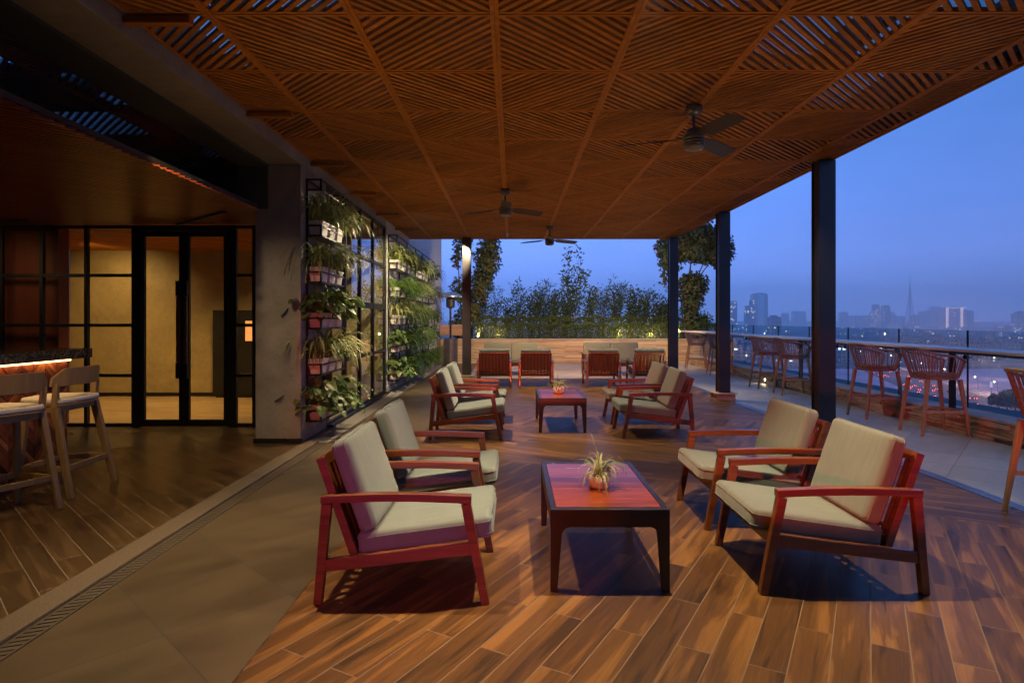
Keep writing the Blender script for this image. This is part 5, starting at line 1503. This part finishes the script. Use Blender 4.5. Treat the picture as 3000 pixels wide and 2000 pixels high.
# unseen point lights added to brighten the wide road and the plaza
for l in (70, 140, 210, 290, 370):
    q = A_ + D_ * l + S_ * 27; add_light('road_fill', 'POINT', (q.x, q.y, GZ + 22), 26000, (1, .45, .25), shadow_soft_size=.6)
for q in ((330, 420), (420, 520), (250, 560)): add_light('road_fill', 'POINT', (q[0], q[1], GZ + 20), 13000, (1, .62, .5), shadow_soft_size=.6)
# unseen fill spots added near the floor to brighten the slatted ceiling
for (x, y, e) in ((-2.22, 4.4, 62), (-2.22, 8.6, 62), (-2.22, 12.6, 50), (3.55, 4.6, 62), (3.55, 8.8, 62), (3.55, 12.8, 50)):
    add_light('ceiling_fill', 'SPOT', (x, y, .12), e, (1, .66, .34), (.25 if x < 0 else 1.2, y, 3.4), spot_size=R(96), spot_blend=1.0, shadow_soft_size=.12)
# spot on the plant racks
add_light('rack_spot', 'SPOT', (-1.2, 10.3, 3.2), 800, (1, .78, .46), (-2.45, 12.7, 1.4), spot_size=R(66), spot_blend=.6, shadow_soft_size=.025)
add_light('rack_spot', 'SPOT', (-1.3, 10.2, 3.2), 430, (1, .78, .46), (-2.34, 8.15, 2.0), spot_size=R(50), spot_blend=.6, shadow_soft_size=.025)
add_light('rack_spot', 'SPOT', (-1.0, 14.1, 3.2), 380, (1, .80, .48), (-2.4, 16.6, 1.4), spot_size=R(66), spot_blend=.6, shadow_soft_size=.025)
# red party lamp behind the camera
o = add_light('red_lamp', 'SPOT', (-.35, -1.7, 1.20), 330, (1, .075, .012), (-.75, 8.2, -.47), spot_size=R(38), spot_blend=.3, shadow_soft_size=.04); o.scale = (.70, 1, 1)
o = add_light('red_lamp', 'SPOT', (-.30, -1.7, 1.20), 1100, (1, .075, .012), (3.56, 7.5, .5), spot_size=R(11), spot_blend=.4, shadow_soft_size=.04); o.scale = (2.5, 1, 1)
o = add_light('red_lamp', 'SPOT', (-.33, -1.7, 1.20), 2600, (1, .10, .02), (1.1, 13.2, .48), spot_size=R(4.6), spot_blend=.4, shadow_soft_size=.04); o.scale = (3.6, 1, 1)
o = add_light('red_lamp', 'SPOT', (-.38, -1.7, 1.20), 420, (1, .06, .03), (-2.30, 7.42, 1.25), spot_size=R(13), spot_blend=.5, shadow_soft_size=.04); o.scale = (.30, 1, 1)
add_light('violet_lamp', 'SPOT', (-.9, -1.2, 1.0), 110, (.62, .18, .95), (-.65, 3.3, .42), spot_size=R(24), spot_blend=.6, shadow_soft_size=.08)
# room and bar
RW = (1, .62, .22)
add_light('room_spot', 'SPOT', (-7.2, 10.3, 2.70), 120, RW, (-7.4, 11.7, 1.2), spot_size=R(120), spot_blend=1.0, shadow_soft_size=.04)
add_light('room_spot', 'SPOT', (-4.6, 10.0, 2.70), 190, RW, (-4.7, 10.3, 0), spot_size=R(125), spot_blend=.9, shadow_soft_size=.04)
add_light('room_spot', 'SPOT', (-6.6, 9.7, 2.70), 200, RW, (-6.6, 10.0, 0), spot_size=R(125), spot_blend=.9, shadow_soft_size=.04)
add_light('room_spot', 'SPOT', (-3.3, 10.0, 2.70), 90, RW, (-3.3, 10.3, 0), spot_size=R(120), spot_blend=.9, shadow_soft_size=.04)
add_light('bar_spot', 'SPOT', (-3.2, 6.1, 2.68), 42, (1, .64, .28), (-3.2, 6.0, 0), spot_size=R(115), spot_blend=.8, shadow_soft_size=.03)
add_light('bar_spot', 'SPOT', (-3.2, 3.9, 2.68), 85, (1, .66, .30), (-3.7, 4.6, 0), spot_size=R(115), spot_blend=.8, shadow_soft_size=.03)
add_light('bar_spot', 'SPOT', (-6.6, 7.2, 2.66), 55, (1, .66, .30), (-6.9, 8.6, 1.3), spot_size=R(110), spot_blend=.8, shadow_soft_size=.45)
add_light('bar_spot', 'SPOT', (-2.95, 4.9, 3.2), 82, (1, .68, .36), (-2.7, 7.3, .7), spot_size=R(60), spot_blend=.8, shadow_soft_size=.03)
# planter uplights, step lights
for px in (1460, 1812, 1905):
    add_light('planter_uplight', 'POINT', (px2x(px, 21.05), 21.0,   .95), 40, (1, .66, .28), shadow_soft_size=.03)
add_light('planter_uplight', 'SPOT', (px2x(1400, 20.7), 20.62, .85), 180, (1, .7, .36), (px2x(1420, 21.3), 21.4, 3.2), spot_size=R(80), spot_blend=.6, shadow_soft_size=.03)
add_light('planter_uplight', 'SPOT', (px2x(1990, 20.2), 20.55, .85), 240, (1, .66, .34), (px2x(2030, 21), 21.0, 3.4), spot_size=R(80), spot_blend=.6, shadow_soft_size=.03)
for y in (16.75, 13.9):
    add_light('step_spot', 'SPOT', (5.68, y, .09), 3, (1, .78, .36), (5.3, y, -.2), spot_size=R(140), spot_blend=.6, shadow_soft_size=.02)
add_light('garden_flood', 'SPOT', (2.8, 14.95, 3.3), 900, (1, .72, .42), (4.2, 21, 2.6), spot_size=R(70), spot_blend=.8, shadow_soft_size=.05)
add_light('garden_flood', 'SPOT', (.6, 14.95, 3.3), 650, (1, .74, .44), (.2, 21, 2.3), spot_size=R(80), spot_blend=.8, shadow_soft_size=.05)
add_light('wall_wash', 'SPOT', (4.7, 18.6, 2.2), 110, (1, .62, .3), (5.3, 19.3, 0), spot_size=R(110), spot_blend=.8, shadow_soft_size=.05)
add_light('wall_wash', 'SPOT', (1.0, 14.95, 3.3), 900, (1, .56, .27), (1.2, 18.6, .3), spot_size=R(120), spot_blend=.8, shadow_soft_size=.05)

cd = bpy.data.cameras.new('camera'); cam = bpy.data.objects.new('camera', cd); col.objects.link(cam); scene.camera = cam
cam.location = (0, 0, 1.45); cam.rotation_euler = (R(90), 0, 0)
cd.sensor_width = 36; cd.lens = 1808 / 3000 * 36; cd.shift_y = -65 / 3000; cd.clip_start = .05; cd.clip_end = 30000

scene.view_settings.view_transform = 'Standard'; scene.view_settings.look = 'None'; scene.view_settings.exposure = 0; scene.view_settings.gamma = 1
scene.render.engine = 'CYCLES'; c = scene.cycles
c.use_denoising = True
try: c.denoiser = 'OPENIMAGEDENOISE'
except Exception: pass
c.max_bounces = 8; c.diffuse_bounces = 4; c.glossy_bounces = 3; c.transparent_max_bounces = 16; c.volume_bounces = 4; c.transmission_bounces = 4
c.sample_clamp_indirect = 4; c.caustics_reflective = False; c.caustics_refractive = False
